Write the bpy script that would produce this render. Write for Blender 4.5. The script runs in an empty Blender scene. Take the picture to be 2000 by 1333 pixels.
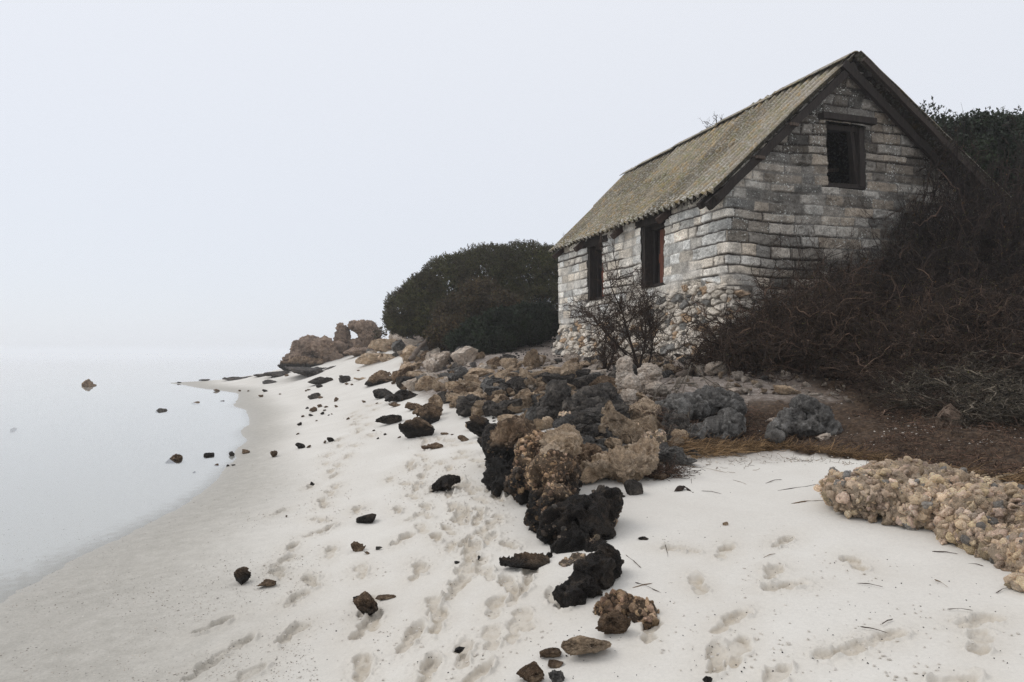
import bpy, bmesh, math, random
import numpy as np
from mathutils import Vector, Euler
random.seed(7)
R = np.random.default_rng(11)
sc = bpy.context.scene
C = sc.collection
PI = math.pi
# ------------------------------------------------------------------ camera
F, HZ, EYE = 1333.0, 690.0, 1.6          # focal length and horizon row in photo pixels, eye height in metres
cam = bpy.data.objects.new('camera', bpy.data.cameras.new('camera')); C.objects.link(cam)
cam.data.sensor_width = 36; cam.data.lens = 36*F/2000; cam.data.shift_y = (HZ-666.5)/2000
cam.data.clip_start = .05; cam.data.clip_end = 6000
cam.location = (0, 0, EYE); cam.rotation_euler = (PI/2, 0, 0); sc.camera = cam
# ------------------------------------------------------------------ sky, sun, exposure
SUN_DIR = Vector((-1, .25, 1.15)).normalized()
w = bpy.data.worlds.new('World'); sc.world = w; w.use_nodes = True
nt = w.node_tree; nt.nodes.clear()
sky = nt.nodes.new('ShaderNodeTexSky'); sky.sky_type = 'NISHITA'; sky.sun_disc = False
sky.sun_elevation = math.asin(SUN_DIR.z); sky.sun_rotation = math.atan2(SUN_DIR.x, SUN_DIR.y)
sc_ = nt.nodes.new('ShaderNodeVectorMath'); sc_.operation = 'SCALE'; sc_.inputs[3].default_value = .012
nt.links.new(sky.outputs[0], sc_.inputs[0])
tc = nt.nodes.new('ShaderNodeTexCoord'); sx = nt.nodes.new('ShaderNodeSeparateXYZ'); nt.links.new(tc.outputs['Generated'], sx.inputs[0])
cr = nt.nodes.new('ShaderNodeValToRGB'); nt.links.new(sx.outputs['Z'], cr.inputs[0])
cr.color_ramp.elements[0].position = 0; cr.color_ramp.elements[0].color = (.765, .80, .87, 1)
cr.color_ramp.elements[1].position = .5; cr.color_ramp.elements[1].color = (.86, .88, .93, 1)
ad = nt.nodes.new('ShaderNodeVectorMath'); ad.operation = 'ADD'
nt.links.new(cr.outputs[0], ad.inputs[0]); nt.links.new(sc_.outputs[0], ad.inputs[1])
bg = nt.nodes.new('ShaderNodeBackground'); nt.links.new(ad.outputs[0], bg.inputs[0]); bg.inputs[1].default_value = .93
nt.links.new(bg.outputs[0], nt.nodes.new('ShaderNodeOutputWorld').inputs[0])
sl = bpy.data.lights.new('sun', 'SUN'); sl.energy = .8; sl.angle = math.radians(35); sl.color = (1, .97, .93)
so = bpy.data.objects.new('sun', sl); C.objects.link(so); so.rotation_euler = SUN_DIR.to_track_quat('Z', 'Y').to_euler()
so.location = (-20, 5, 25)
sc.view_settings.view_transform = 'Standard'; sc.view_settings.look = 'None'
sc.view_settings.exposure = 0; sc.view_settings.gamma = 1
sc.render.engine = 'CYCLES'
cy = sc.cycles; cy.denoising_prefilter = 'NONE'; cy.max_bounces = 12; cy.diffuse_bounces = 3; cy.glossy_bounces = 3; cy.transparent_max_bounces = 16; cy.volume_bounces = 9
FOG = .0014

# ------------------------------------------------------------------ numpy noise
def _h(ix, iy, iz, s):
    n = (ix.astype(np.int64)*374761393 + iy.astype(np.int64)*668265263 + iz.astype(np.int64)*2147483647 + s*1274126177) & 0xffffffff
    n = ((n ^ (n >> 13))*1274126177) & 0xffffffff
    n = ((n ^ (n >> 16))*2246822519) & 0xffffffff
    return ((n ^ (n >> 15)) & 0xffffff)/float(0xffffff)
def vn(P, s=0):
    i = np.floor(P).astype(np.int64); f = P-i; f = f*f*(3-2*f); o = 0
    for a in (0, 1):
        wa = f[:, 0] if a else 1-f[:, 0]
        for b in (0, 1):
            wb = f[:, 1] if b else 1-f[:, 1]
            for c in (0, 1):
                wc = f[:, 2] if c else 1-f[:, 2]
                o = o + wa*wb*wc*_h(i[:, 0]+a, i[:, 1]+b, i[:, 2]+c, s)
    return o*2-1
def vn2(x, y, s=0):
    ix = np.floor(x).astype(np.int64); iy = np.floor(y).astype(np.int64); fx = x-ix; fy = y-iy
    fx = fx*fx*(3-2*fx); fy = fy*fy*(3-2*fy); z = np.zeros_like(ix)
    a = _h(ix, iy, z, s)*(1-fx)+_h(ix+1, iy, z, s)*fx; b = _h(ix, iy+1, z, s)*(1-fx)+_h(ix+1, iy+1, z, s)*fx
    return (a*(1-fy)+b*fy)*2-1
def fbm(P, s=0, o=4, g=.5):
    r = 0; a = 1; t = 0
    for k in range(o):
        r = r + a*vn(P*2.03**k + 17.3*k, s+k); t += a; a *= g
    return r/t
def fbm2(x, y, s=0, o=4, g=.5):
    r = 0; a = 1; t = 0
    for k in range(o):
        r = r + a*vn2(x*2.03**k+11.7*k, y*2.03**k+5.1*k, s+k); t += a; a *= g
    return r/t
def worley(P, s=0, jit=.9):
    i = np.floor(P).astype(np.int64); f1 = np.full(len(P), 9.); f2 = f1.copy(); idn = np.zeros(len(P))
    for a in (-1, 0, 1):
        for b in (-1, 0, 1):
            for c in (-1, 0, 1):
                cx, cy_, cz = i[:, 0]+a, i[:, 1]+b, i[:, 2]+c
                d = np.sqrt((cx+.5+jit*(_h(cx, cy_, cz, s)-.5)-P[:, 0])**2+(cy_+.5+jit*(_h(cx, cy_, cz, s+1)-.5)-P[:, 1])**2+(cz+.5+jit*(_h(cx, cy_, cz, s+2)-.5)-P[:, 2])**2)
                m = d < f1; f2 = np.where(m, f1, np.minimum(f2, d)); idn = np.where(m, _h(cx, cy_, cz, s+3), idn); f1 = np.where(m, d, f1)
    return f1, f2, idn
def worley2(x, y, s=0, jit=.9):
    ix = np.floor(x).astype(np.int64); iy = np.floor(y).astype(np.int64); f1 = np.full(x.shape, 9.); f2 = f1.copy(); idn = np.zeros(x.shape); z = np.zeros_like(ix)
    for a in (-1, 0, 1):
        for b in (-1, 0, 1):
            cx, cy_ = ix+a, iy+b
            d = np.hypot(cx+.5+jit*(_h(cx, cy_, z, s)-.5)-x, cy_+.5+jit*(_h(cx, cy_, z, s+1)-.5)-y)
            m = d < f1; f2 = np.where(m, f1, np.minimum(f2, d)); idn = np.where(m, _h(cx, cy_, z, s+3), idn); f1 = np.where(m, d, f1)
    return f1, f2, idn
def sstep(a, b, x):
    t = np.clip((x-a)/(b-a), 0, 1); return t*t*(3-2*t)

# ------------------------------------------------------------------ object helpers
def tag(o, label=None, cat=None, group=None, kind=None):
    if label: o['label'] = label
    if cat: o['category'] = cat
    if group: o['group'] = group
    if kind: o['kind'] = kind
    return o
def empty(name, loc, rz=0):
    o = bpy.data.objects.new(name, None); C.objects.link(o); o.location = loc; o.rotation_euler = (0, 0, rz); o.empty_display_size = .2
    return o
def mesh(name, V, Fc, mat, col=None, smooth=True):
    """V (n,3), Fc (m,k) or list of such arrays"""
    if not isinstance(Fc, list): Fc = [Fc]
    me = bpy.data.meshes.new(name); V = np.ascontiguousarray(V, dtype=np.float32)
    me.vertices.add(len(V)); me.vertices.foreach_set('co', V.ravel())
    idx = np.concatenate([f.ravel() for f in Fc]); tot = np.concatenate([np.full(len(f), f.shape[1]) for f in Fc])
    me.loops.add(len(idx)); me.loops.foreach_set('vertex_index', idx.astype(np.int32))
    me.polygons.add(len(tot)); st = np.concatenate([[0], np.cumsum(tot)[:-1]])
    me.polygons.foreach_set('loop_start', st.astype(np.int32)); me.polygons.foreach_set('loop_total', tot.astype(np.int32))
    me.polygons.foreach_set('use_smooth', np.full(len(tot), smooth))
    me.update(calc_edges=True)
    if col is not None:
        a = me.color_attributes.new('tint', 'FLOAT_COLOR', 'POINT'); a.data.foreach_set('color', np.ascontiguousarray(col, dtype=np.float32).ravel())
    if mat: me.materials.append(mat)
    return me
def link(name, me, parent=None, loc=None, rot=None):
    o = bpy.data.objects.new(name, me); C.objects.link(o)
    if parent: o.parent = parent
    if loc is not None: o.location = loc
    if rot is not None: o.rotation_euler = rot
    return o
_ico = {}
def ico(n):
    if n not in _ico:
        b = bmesh.new(); bmesh.ops.create_icosphere(b, subdivisions=n, radius=1)
        V = np.array([v.co[:] for v in b.verts]); Fc = np.array([[v.index for v in f.verts] for f in b.faces]); b.free(); _ico[n] = (V, Fc)
    return _ico[n]
def rotm(rx, ry, rz): return np.array(Euler((rx, ry, rz)).to_matrix())
class MB:
    """collects shapes into one mesh"""
    def __init__(s): s.V = []; s.F = {}; s.n = 0; s.c = []
    def add(s, V, Fc, col=(1, 1, 1, 0)):
        s.V.append(V); s.F.setdefault(Fc.shape[1], []).append(Fc+s.n); s.n += len(V)
        c = np.empty((len(V), 4)); c[:] = col; s.c.append(c)
    def box(s, cx, cy_, cz, sx_, sy_, sz_, rot=None, n=1, rough=0, col=(1, 1, 1, 0)):
        # box with n cuts along its longest side and slight warp
        d = np.array([sx_, sy_, sz_]); ax = int(np.argmax(d)); k = max(2, n+1)
        o = [i for i in range(3) if i != ax]; t = np.linspace(-.5, .5, k); V = []
        for q in t:
            for (a, b) in ((-.5, -.5), (.5, -.5), (.5, .5), (-.5, .5)):
                p = np.zeros(3); p[ax] = q; p[o[0]] = a; p[o[1]] = b; V.append(p*d)
        V = np.array(V); Fq = []
        for i in range(k-1):
            for j in range(4): Fq.append([i*4+j, i*4+(j+1) % 4, i*4+4+(j+1) % 4, i*4+4+j])
        Fq.append([3, 2, 1, 0]); e = (k-1)*4; Fq.append([e, e+1, e+2, e+3])
        if rough: V = V+rough*np.stack([vn(V*6+s.n, 3), vn(V*6+s.n, 4), vn(V*6+s.n, 5)], 1)
        if rot is not None: V = V @ (rotm(*rot) if len(rot) == 3 and not isinstance(rot, np.ndarray) else rot).T
        s.add(V+np.array([cx, cy_, cz]), np.array(Fq), col)
    def build(s, name, mat, parent=None, smooth=False, **k):
        me = mesh(name, np.concatenate(s.V), [np.concatenate(f) for f in s.F.values()], mat, np.concatenate(s.c), smooth)
        return link(name, me, parent, **k)
def tubes(P, Rr, sides=3):
    """P (M,N,3) polylines, Rr (M,N) radii"""
    M, N, _ = P.shape
    T = np.gradient(P, axis=1); T /= np.linalg.norm(T, axis=2, keepdims=True)+1e-9
    up = np.array([.31, .22, .93]); A = np.cross(T, up); A /= np.linalg.norm(A, axis=2, keepdims=True)+1e-9; B = np.cross(T, A)
    an = np.arange(sides)*2*PI/sides
    V = P[:, :, None, :]+Rr[:, :, None, None]*(A[:, :, None, :]*np.cos(an)[None, None, :, None]+B[:, :, None, :]*np.sin(an)[None, None, :, None])
    i = np.arange(M*(N-1)); m = i//(N-1); n = i % (N-1); base = (m*N+n)*sides; Fq = []
    for k in range(sides):
        k2 = (k+1) % sides; Fq.append(np.stack([base+k, base+k2, base+sides+k2, base+sides+k], 1))
    return V.reshape(-1, 3), np.concatenate(Fq)

# ------------------------------------------------------------------ materials
class NT:
    def __init__(s, name):
        s.m = bpy.data.materials.new(name); s.m.use_nodes = True; s.t = s.m.node_tree; s.b = s.t.nodes['Principled BSDF']
        s.b.inputs['Specular IOR Level'].default_value = .3
        s.tc = s.t.nodes.new('ShaderNodeTexCoord')
    def n(s, k, **kw):
        x = s.t.nodes.new(k)
        for a, b in kw.items(): setattr(x, a, b)
        return x
    def l(s, a, b): s.t.links.new(a, b)
    def noise(s, scale, detail=6, rough=.6, co='Object', dist=0, sc3=None):
        x = s.n('ShaderNodeTexNoise'); x.inputs['Scale'].default_value = scale; x.inputs['Detail'].default_value = detail; x.inputs['Roughness'].default_value = rough; x.inputs['Distortion'].default_value = dist
        src = s.tc.outputs[co] if isinstance(co, str) else co
        if sc3:
            mp = s.n('ShaderNodeMapping'); mp.inputs['Scale'].default_value = sc3; s.l(src, mp.inputs[0]); src = mp.outputs[0]
        s.l(src, x.inputs['Vector']); return x.outputs[0]
    def vor(s, scale, co='Object', feat='F1', out='Distance'):
        x = s.n('ShaderNodeTexVoronoi', feature=feat); x.inputs['Scale'].default_value = scale; s.l(s.tc.outputs[co] if isinstance(co, str) else co, x.inputs['Vector']); return x.outputs[out]
    def ramp(s, src, stops):
        x = s.n('ShaderNodeValToRGB'); s.l(src, x.inputs[0]); e = x.color_ramp.elements
        while len(e) < len(stops): e.new(.5)
        for q, (p, c) in zip(e, stops):
            q.position = p; q.color = (c, c, c, 1) if isinstance(c, (int, float)) else (*c, 1)
        return x.outputs[0]
    def mix(s, f, a, b, mode='MIX'):
        x = s.n('ShaderNodeMix', data_type='RGBA', blend_type=mode)
        for v, i in ((f, 0), (a, 6), (b, 7)):
            if isinstance(v, (int, float)): x.inputs[i].default_value = v if i == 0 else (v, v, v, 1)
            elif isinstance(v, tuple): x.inputs[i].default_value = (*v, 1)
            else: s.l(v, x.inputs[i])
        return x.outputs[2]
    def math(s, op, a, b=0):
        x = s.n('ShaderNodeMath', operation=op)
        for v, i in ((a, 0), (b, 1)):
            if isinstance(v, (int, float)): x.inputs[i].default_value = v
            else: s.l(v, x.inputs[i])
        return x.outputs[0]
    def tint(s):
        x = s.n('ShaderNodeAttribute', attribute_name='tint'); return x.outputs['Color'], x.outputs['Alpha']
    def bump(s, h, dist, st=1.0, prev=None):
        x = s.n('ShaderNodeBump'); x.inputs['Distance'].default_value = dist; x.inputs['Strength'].default_value = st; s.l(h, x.inputs['Height'])
        if prev: s.l(prev, x.inputs['Normal'])
        return x.outputs[0]
    def out(s, col, rough=.9, nrm=None):
        if isinstance(col, tuple): s.b.inputs['Base Color'].default_value = (*col, 1)
        else: s.l(col, s.b.inputs['Base Color'])
        if isinstance(rough, (int, float)): s.b.inputs['Roughness'].default_value = rough
        else: s.l(rough, s.b.inputs['Roughness'])
        if nrm: s.l(nrm, s.b.inputs['Normal'])
        return s.m
def rockmat(name, a, b, c, speck=.3, bs=1.0, rough=.93):
    t = NT(name); n1 = t.noise(5, 8, .65); n2 = t.noise(38, 6, .7); n3 = t.noise(1.7, 4, .5)
    col = t.ramp(n1, [(.32, b), (.5, a), (.68, c)])
    col = t.mix(t.ramp(n3, [(.42, 0), (.60, .75)]), col, tuple(x*.5+.012 for x in a)); col = t.mix(t.ramp(t.noise(13, 6, .7), [(.55, 0), (.66, .6)]), col, c); col = t.mix(t.ramp(t.noise(17, 6, .7, dist=.6), [(.60, 0), (.68, .7)]), col, b)
    col = t.mix(1, col, t.ramp(n2, [(.3, .6), (.5, 1.0), (.7, 1.35)]), 'MULTIPLY')
    tc_, al = t.tint(); col = t.mix(1, col, tc_, 'MULTIPLY')
    if speck:
        v = t.vor(95); col = t.mix(t.math('MULTIPLY', t.math('LESS_THAN', v, .22), speck), col, c)
    st = t.ramp(t.noise(25, 5, .7), [(.3, (.006, .0055, .005)), (.72, (.03, .024, .018))])
    col = t.mix(al, col, st)
    nb = t.bump(t.noise(30, 8, .75), .03, .9*bs); nb = t.bump(t.noise(120, 4, .7), .006, .7*bs, nb)
    r = t.math('SUBTRACT', rough, t.math('MULTIPLY', al, .25))
    return t.out(col, r, nb)
M = {}
M['tan'] = rockmat('tan_limestone', (.58, .425, .28), (.22, .145, .09), (.76, .61, .46))
M['pale'] = rockmat('pale_limestone', (.70, .585, .475), (.44, .335, .25), (.80, .72, .63), .4)
M['grey'] = rockmat('grey_rock', (.085, .074, .064), (.024, .021, .018), (.25, .215, .175), .15)
M['blue'] = rockmat('weathered_grey_rock', (.17, .158, .142), (.055, .049, .043), (.34, .325, .30), .15)
M['black'] = rockmat('black_weedy_rock', (.030, .022, .016), (.0055, .0045, .004), (.15, .11, .075), .6, 1.4, .58)
M['brown'] = rockmat('brown_crusted_rock', (.21, .135, .08), (.034, .023, .015), (.52, .38, .25), .35)
M['cong'] = rockmat('conglomerate', (.74, .565, .40), (.56, .41, .275), (.84, .70, .54), .1)
M['wood_rock'] = rockmat('brown_fog_rock', (.27, .19, .135), (.10, .068, .048), (.46, .35, .27), .2)

def woodmat(name, a, b, rough=.85):
    t = NT(name); g = t.noise(6, 8, .7, sc3=(9, 9, .8), dist=.4); g2 = t.noise(40, 5, .6, sc3=(6, 6, .5))
    col = t.ramp(g, [(.3, b), (.6, a)]); col = t.mix(1, col, t.ramp(g2, [(.3, .6), (.7, 1.3)]), 'MULTIPLY')
    tc_, al = t.tint(); col = t.mix(1, col, tc_, 'MULTIPLY')
    return t.out(col, rough, t.bump(g2, .01, .8))
M['wood'] = woodmat('weathered_timber', (.042, .032, .026), (.009, .0075, .0065))
M['redwood'] = woodmat('reddish_board', (.24, .095, .06), (.07, .032, .022))
M['drift'] = woodmat('driftwood', (.20, .155, .12), (.06, .045, .035))
def simple(name, a, b, scale=20, rough=.85):
    t = NT(name); col = t.ramp(t.noise(scale, 4, .6), [(.3, b), (.7, a)]); tc_, al = t.tint()
    return t.out(t.mix(1, col, tc_, 'MULTIPLY'), rough, t.bump(t.noise(scale*4, 3, .6), .004, .5))
M['bark'] = simple('dark_bark', (.05, .034, .025), (.018, .012, .009), 9)
M['twig'] = simple('twig_bark', (.088, .056, .038), (.026, .017, .012), 5)
M['darktwig'] = simple('dark_twig_bark', (.04, .026, .019), (.013, .009, .007), 5)
M['greytwig'] = simple('pale_twig_bark', (.13, .108, .078), (.035, .027, .02), 5)
M['straw'] = simple('straw', (.26, .17, .085), (.08, .045, .022), 3)
M['litter'] = simple('leaf_litter', (.07, .042, .028), (.02, .012, .008), 4)
M['shell'] = simple('shell_bits', (.75, .72, .66), (.45, .38, .30), 6)
def leafmat(name, a, b):
    t = NT(name); tc_, al = t.tint(); col = t.mix(1, t.ramp(t.noise(1.3, 4, .6), [(.35, b), (.65, a)]), tc_, 'MULTIPLY')
    t.b.inputs['Subsurface Weight'].default_value = 0
    return t.out(col, .65)
M['leaf'] = leafmat('scrub_leaf', (.075, .080, .024), (.045, .038, .018))
M['leafbrown'] = leafmat('brown_scrub_leaf', (.088, .064, .026), (.048, .038, .018))
M['leafdark'] = leafmat('dark_glossy_leaf', (.020, .036, .012), (.009, .016, .008))
M['leafyoung'] = leafmat('young_leaf', (.13, .14, .025), (.06, .07, .02))

# ------------------------------------------------------------------ terrain: control points -> thin plate spline
def XZ(px, Y): return (px-1000)/F*Y
cp = []
def c3(px, py, z):                       # point seen at (px, py) at height z
    Y = F*(EYE-z)/(py-HZ); cp.append((XZ(px, Y), Y, z))
def cY(px, py, Y): cp.append((XZ(px, Y), Y, EYE-(py-HZ)*Y/F))
def cX(x, y, z): cp.append((x, y, z))
shore = [(395, 745), (440, 765), (480, 800), (490, 830), (487, 860), (470, 895), (430, 935), (370, 980), (280, 1030), (150, 1095), (20, 1170)]
for p in shore: c3(*p, 0)
for p in shore[::2]:
    Y = F*EYE/(p[1]-HZ); X = XZ(p[0], Y); cX(X-2.5, Y, -.04 if Y < 25 else -.1); cX(X-9, Y, -.22)
for x, y, z in ((-3.1, 2.5, 0), (-3.0, 0, 0), (-6, 1, -.12), (-12, 0, -.4), (-3, -4, 0), (0, -4, .22), (4, -4, .6), (-40, 10, -1.5), (-40, 40, -1.8), (-40, 70, -2), (-12, -4, -.5), (-40, -4, -1.5)): cX(x, y, z)
for p in ((650, 1320, .15), (650, 1000, .2), (600, 860, .22), (640, 800, .33), (600, 765, .33), (560, 750, .3), (900, 1320, .24), (900, 1050, .28), (820, 930, .32), (760, 850, .38), (740, 800, .47),
          (970, 965, .38), (1090, 1085, .36), (1130, 1200, .33), (1300, 1330, .36), (800, 860, .42), (900, 856, .45), (730, 765, .58), (250, 1330, .05), (450, 1200, .10), (450, 1000, .06), (560, 900, .12),
          (1300, 1150, .40), (1240, 975, .46), (1330, 930, .52), (1500, 1000, .50), (1400, 885, .58), (1600, 895, .60), (1800, 925, .62), (1990, 955, .62), (1650, 1200, .44), (1990, 1330, .5), (1980, 1200, .48), (1800, 1040, .50)): c3(*p)
# pile of rocks between beach and house
for p in ((1000, 850, .62), (1100, 850, .72), (1200, 830, .82), (1300, 850, .72), (1400, 840, .72), (1300, 760, 1.02), (900, 790, .75), (850, 770, .80), (1000, 770, .95), (1100, 770, 1.0), (1500, 820, .82), (1600, 830, .80), (1800, 850, .85), (1980, 880, .9)): c3(*p)
for p in ((950, 735, 14.5), (860, 735, 17.5), (1050, 722, 13.5), (1150, 715, 12.8), (1240, 722, 11.0), (1350, 735, 10.2), (1450, 730, 10.3), (1560, 750, 9.6), (1700, 740, 9.6), (1900, 740, 9.4),
          (1000, 694, 18), (940, 700, 19), (1060, 690, 18.5), (880, 690, 21.5), (830, 680, 24), (1040, 668, 22), (920, 668, 24),
          (760, 705, 25), (700, 712, 27), (650, 715, 32), (770, 672, 30), (700, 690, 36), (620, 706, 36), (560, 718, 36), (500, 734, 36), (450, 742, 36),
          (850, 640, 29), (1000, 620, 30), (680, 700, 44), (1150, 600, 35)): cY(*p)
for x, y, z in ((3.6, 11.5, 1.55), (1.2, 18.7, 1.5), (8.8, 13.2, 2.0), (6, 12, 1.6), (9, 10, 1.7), (12, 9, 2.1), (14, 14, 3.2), (9, 20, 3.0), (14, 24, 4.2), (6, 26, 3.2), (2.5, 30, 3.2), (16, 4, 1.5), (12, 2, .9), (8, 5, .75),
                (30, 5, 3.5), (40, 20, 6), (40, 60, 6), (20, 45, 4.5), (5, 50, 3), (-6, 48, 1.2), (-14, 52, -.2), (-22, 50, -1), (-10, 70, -1), (5, 70, 2), (4, 14.5, 1.6), (6, 17, 2), (40, -4, 4), (-18, 43, -.5)): cX(x, y, z)
cp = np.array(cp); _n = len(cp)
def _U(r2): return .5*r2*np.log(r2+1e-9)
_d2 = ((cp[:, None, :2]-cp[None, :, :2])**2).sum(2)
_A = np.zeros((_n+3, _n+3)); _A[:_n, :_n] = _U(_d2)+np.eye(_n)*.35; _A[:_n, _n] = 1; _A[:_n, _n+1:] = cp[:, :2]; _A[_n, :_n] = 1; _A[_n+1:, :_n] = cp[:, :2].T
_W = np.linalg.solve(_A, np.concatenate([cp[:, 2], [0, 0, 0]]))
def hg(x, y):
    x = np.clip(np.atleast_1d(np.asarray(x, float)), -40, 40); y = np.clip(np.atleast_1d(np.asarray(y, float)), -4, 70); out = np.empty(x.shape)
    for k in range(0, len(x), 40000):
        a = x[k:k+40000]; b = y[k:k+40000]; r2 = (a[:, None]-cp[None, :, 0])**2+(b[:, None]-cp[None, :, 1])**2
        out[k:k+40000] = _U(r2) @ _W[:_n]+_W[_n]+_W[_n+1]*a+_W[_n+2]*b
    return out
_Ys = np.concatenate([np.linspace(1.5, 12, 260), np.linspace(12.1, 60, 320)])
def hit(px, py):
    """where the line of sight through a photo point meets the ground"""
    X = XZ(px, _Ys); zr = EYE-(py-HZ)*_Ys/F; d = zr-hg(X, _Ys); k = np.nonzero(d < 0)[0]
    if len(k) == 0 or k[0] == 0: return None
    k = k[0]; t = d[k-1]/(d[k-1]-d[k]); Y = _Ys[k-1]+t*(_Ys[k]-_Ys[k-1]); return np.array([XZ(px, Y), Y, float(hg(XZ(px, Y), Y)[0])])
line_px = [(1260, 900), (1330, 888), (1420, 884), (1520, 886), (1620, 896), (1720, 908), (1850, 930), (1999, 962)]
line_w = np.array([hit(*p)[:2] for p in line_px])
def debris_y(x): return np.interp(x, line_w[:, 0], line_w[:, 1])

# ------------------------------------------------------------------ the ground sheet
ys = [-4.]
while ys[-1] < 560:
    y = ys[-1]
    ys.append(y+(.35 if y < 2.2 else min(.0045+.00035*y*y, .02+.0032*y) if y < 24 else .05*(y-20)))
ys = np.array(ys)
uc = np.linspace(-.86, .86, 1150); uo = .86*1.12**np.arange(1, 40); us = np.concatenate([-uo[::-1], uc, uo])
wy = np.maximum(1.8, ys+.7); GX = us[None, :]*wy[:, None]; GY = np.repeat(ys[:, None], len(us), 1)
gx = GX.ravel(); gy = GY.ravel(); gz = hg(gx, gy)
# trampled sand: trails given as photo points
def trail(pts, n, spread, s):
    r = np.random.default_rng(s); P = np.array([hit(*p)[:2] for p in pts]); seg = np.linalg.norm(np.diff(P, axis=0), axis=1); cs = np.concatenate([[0], np.cumsum(seg)]); o = []
    for i in range(n):
        t = (i+.5*r.random())/n*cs[-1]; x = np.interp(t, cs, P[:, 0]); y = np.interp(t, cs, P[:, 1]); x2 = np.interp(t+.1, cs, P[:, 0]); y2 = np.interp(t+.1, cs, P[:, 1])
        a = math.atan2(y2-y, x2-x)+r.normal(0, .25); sd = (.11 if i % 2 else -.11)+r.normal(0, spread)
        o.append((x-math.sin(a)*sd, y+math.cos(a)*sd, a, .25+.04*r.random(), .084+.016*r.random(), .016+.018*r.random()))
    return o
foot = trail([(585, 1150), (600, 1060), (640, 960), (660, 900), (700, 830), (720, 790)], 36, .14, 1)
foot += trail([(760, 1325), (800, 1190), (850, 1060), (830, 980), (800, 900)], 30, .14, 2)
foot += trail([(900, 1325), (900, 1200), (930, 1080), (920, 980), (880, 900), (840, 850)], 36, .14, 3)
foot += trail([(1000, 1250), (960, 1120), (940, 1010), (900, 940)], 26, .12, 4)
foot += trail([(1750, 1325), (1850, 1250), (1960, 1200)], 4, .12, 5)
foot += trail([(1250, 1300), (1350, 1220), (1420, 1120), (1500, 1040)], 7, .06, 6)
foot += trail([(1420, 1330), (1500, 1260), (1560, 1240)], 2, .06, 7)
for px, py, a in ((418, 1222, 1.0), (455, 1265, 1.1), (395, 1308, 1.3), (478, 1322, 1.2), (570, 1238, 1.3), (578, 1170, 1.4), (552, 1095, 1.2), (620, 1040, .8), (545, 1000, 1.4), (1670, 1100, 1.5), (815, 1010, .9), (1640, 1270, .3), (1330, 1075, 2.5), (1530, 1145, .2)):
    p = hit(px, py); foot.append((p[0], p[1], a, .24, .10, .022))
soft = np.zeros(len(gx)); dist = np.zeros(len(gx)); sel = (gy > 2) & (gy < 22) & (np.abs(gx) < 12); ii = np.nonzero(sel)[0]; sx2 = gx[ii]; sy2 = gy[ii]; dz = np.zeros(len(ii)); dm = np.zeros(len(ii)); dm2 = np.zeros(len(ii))
jx = .016*fbm2(sx2*22, sy2*22, 50, 2); jy = .016*fbm2(sx2*22, sy2*22, 60, 2)
for (x, y, a, L, W, D) in foot:
    k = np.nonzero((np.abs(sx2-x) < .5) & (np.abs(sy2-y) < .5))[0]
    if not len(k): continue
    ca, sa = math.cos(a), math.sin(a); dx = sx2[k]-x+jx[k]; dy = sy2[k]-y+jy[k]; u = (dx*ca+dy*sa)/L; v = (-dx*sa+dy*ca)/W
    d1 = np.hypot((u-.2)/.34, v/.5); d2 = np.hypot((u+.3)/.22, v/.38); d = np.minimum(d1, d2)
    ins = (1-sstep(.86, 1.02, d))*(.55+.45*sstep(-.5, .2, vn2(sx2[k]*9, sy2[k]*9, 71)))
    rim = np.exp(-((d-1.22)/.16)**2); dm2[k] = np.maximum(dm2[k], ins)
    dz[k] = dz[k]*(1-ins)-D*ins*(1+.35*u)+ins*.012*fbm2(sx2[k]*40, sy2[k]*40, 74, 3)+rim*D*.8*np.maximum(0, .2+vn2(sx2[k]*16, sy2[k]*16, 70)+.5*vn2(sx2[k]*45, sy2[k]*45, 72))
    dm[k] = np.maximum(dm[k], np.exp(-(np.hypot(u/1.1, v/1.4))**2))
f1, f2, cid = worley2(sx2*14+2*jx*14, sy2*14+2*jy*14, 5); crack = sstep(0, .16, f2-f1)
tr = np.clip(dm, 0, 1)
big = sstep(-.1, .35, fbm2(sx2*1.3, sy2*1.3, 90, 3))
dz += sstep(.25, .8, tr)*(.006*(cid-.5)*crack-.005*(1-sstep(0, .07, f2-f1))*(cid > .4)+.006*fbm2(sx2*35, sy2*35, 31, 3))*(.35+1.2*big)
dz += .2*tr*.02*np.maximum(0, fbm2(sx2*14, sy2*14, 33, 3))
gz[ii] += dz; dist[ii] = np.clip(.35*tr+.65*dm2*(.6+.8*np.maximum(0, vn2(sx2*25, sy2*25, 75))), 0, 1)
shade_d = np.zeros(len(gx))
near = sstep(0.0, .12, gz)
gz += .010*fbm2(gx*1.1, gy*1.1, 12, 4)*(.35+.65*near)+.0018*fbm2(gx*14, gy*14, 15, 3)*np.clip(12/np.maximum(gy, 1), 0, 1)
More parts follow.
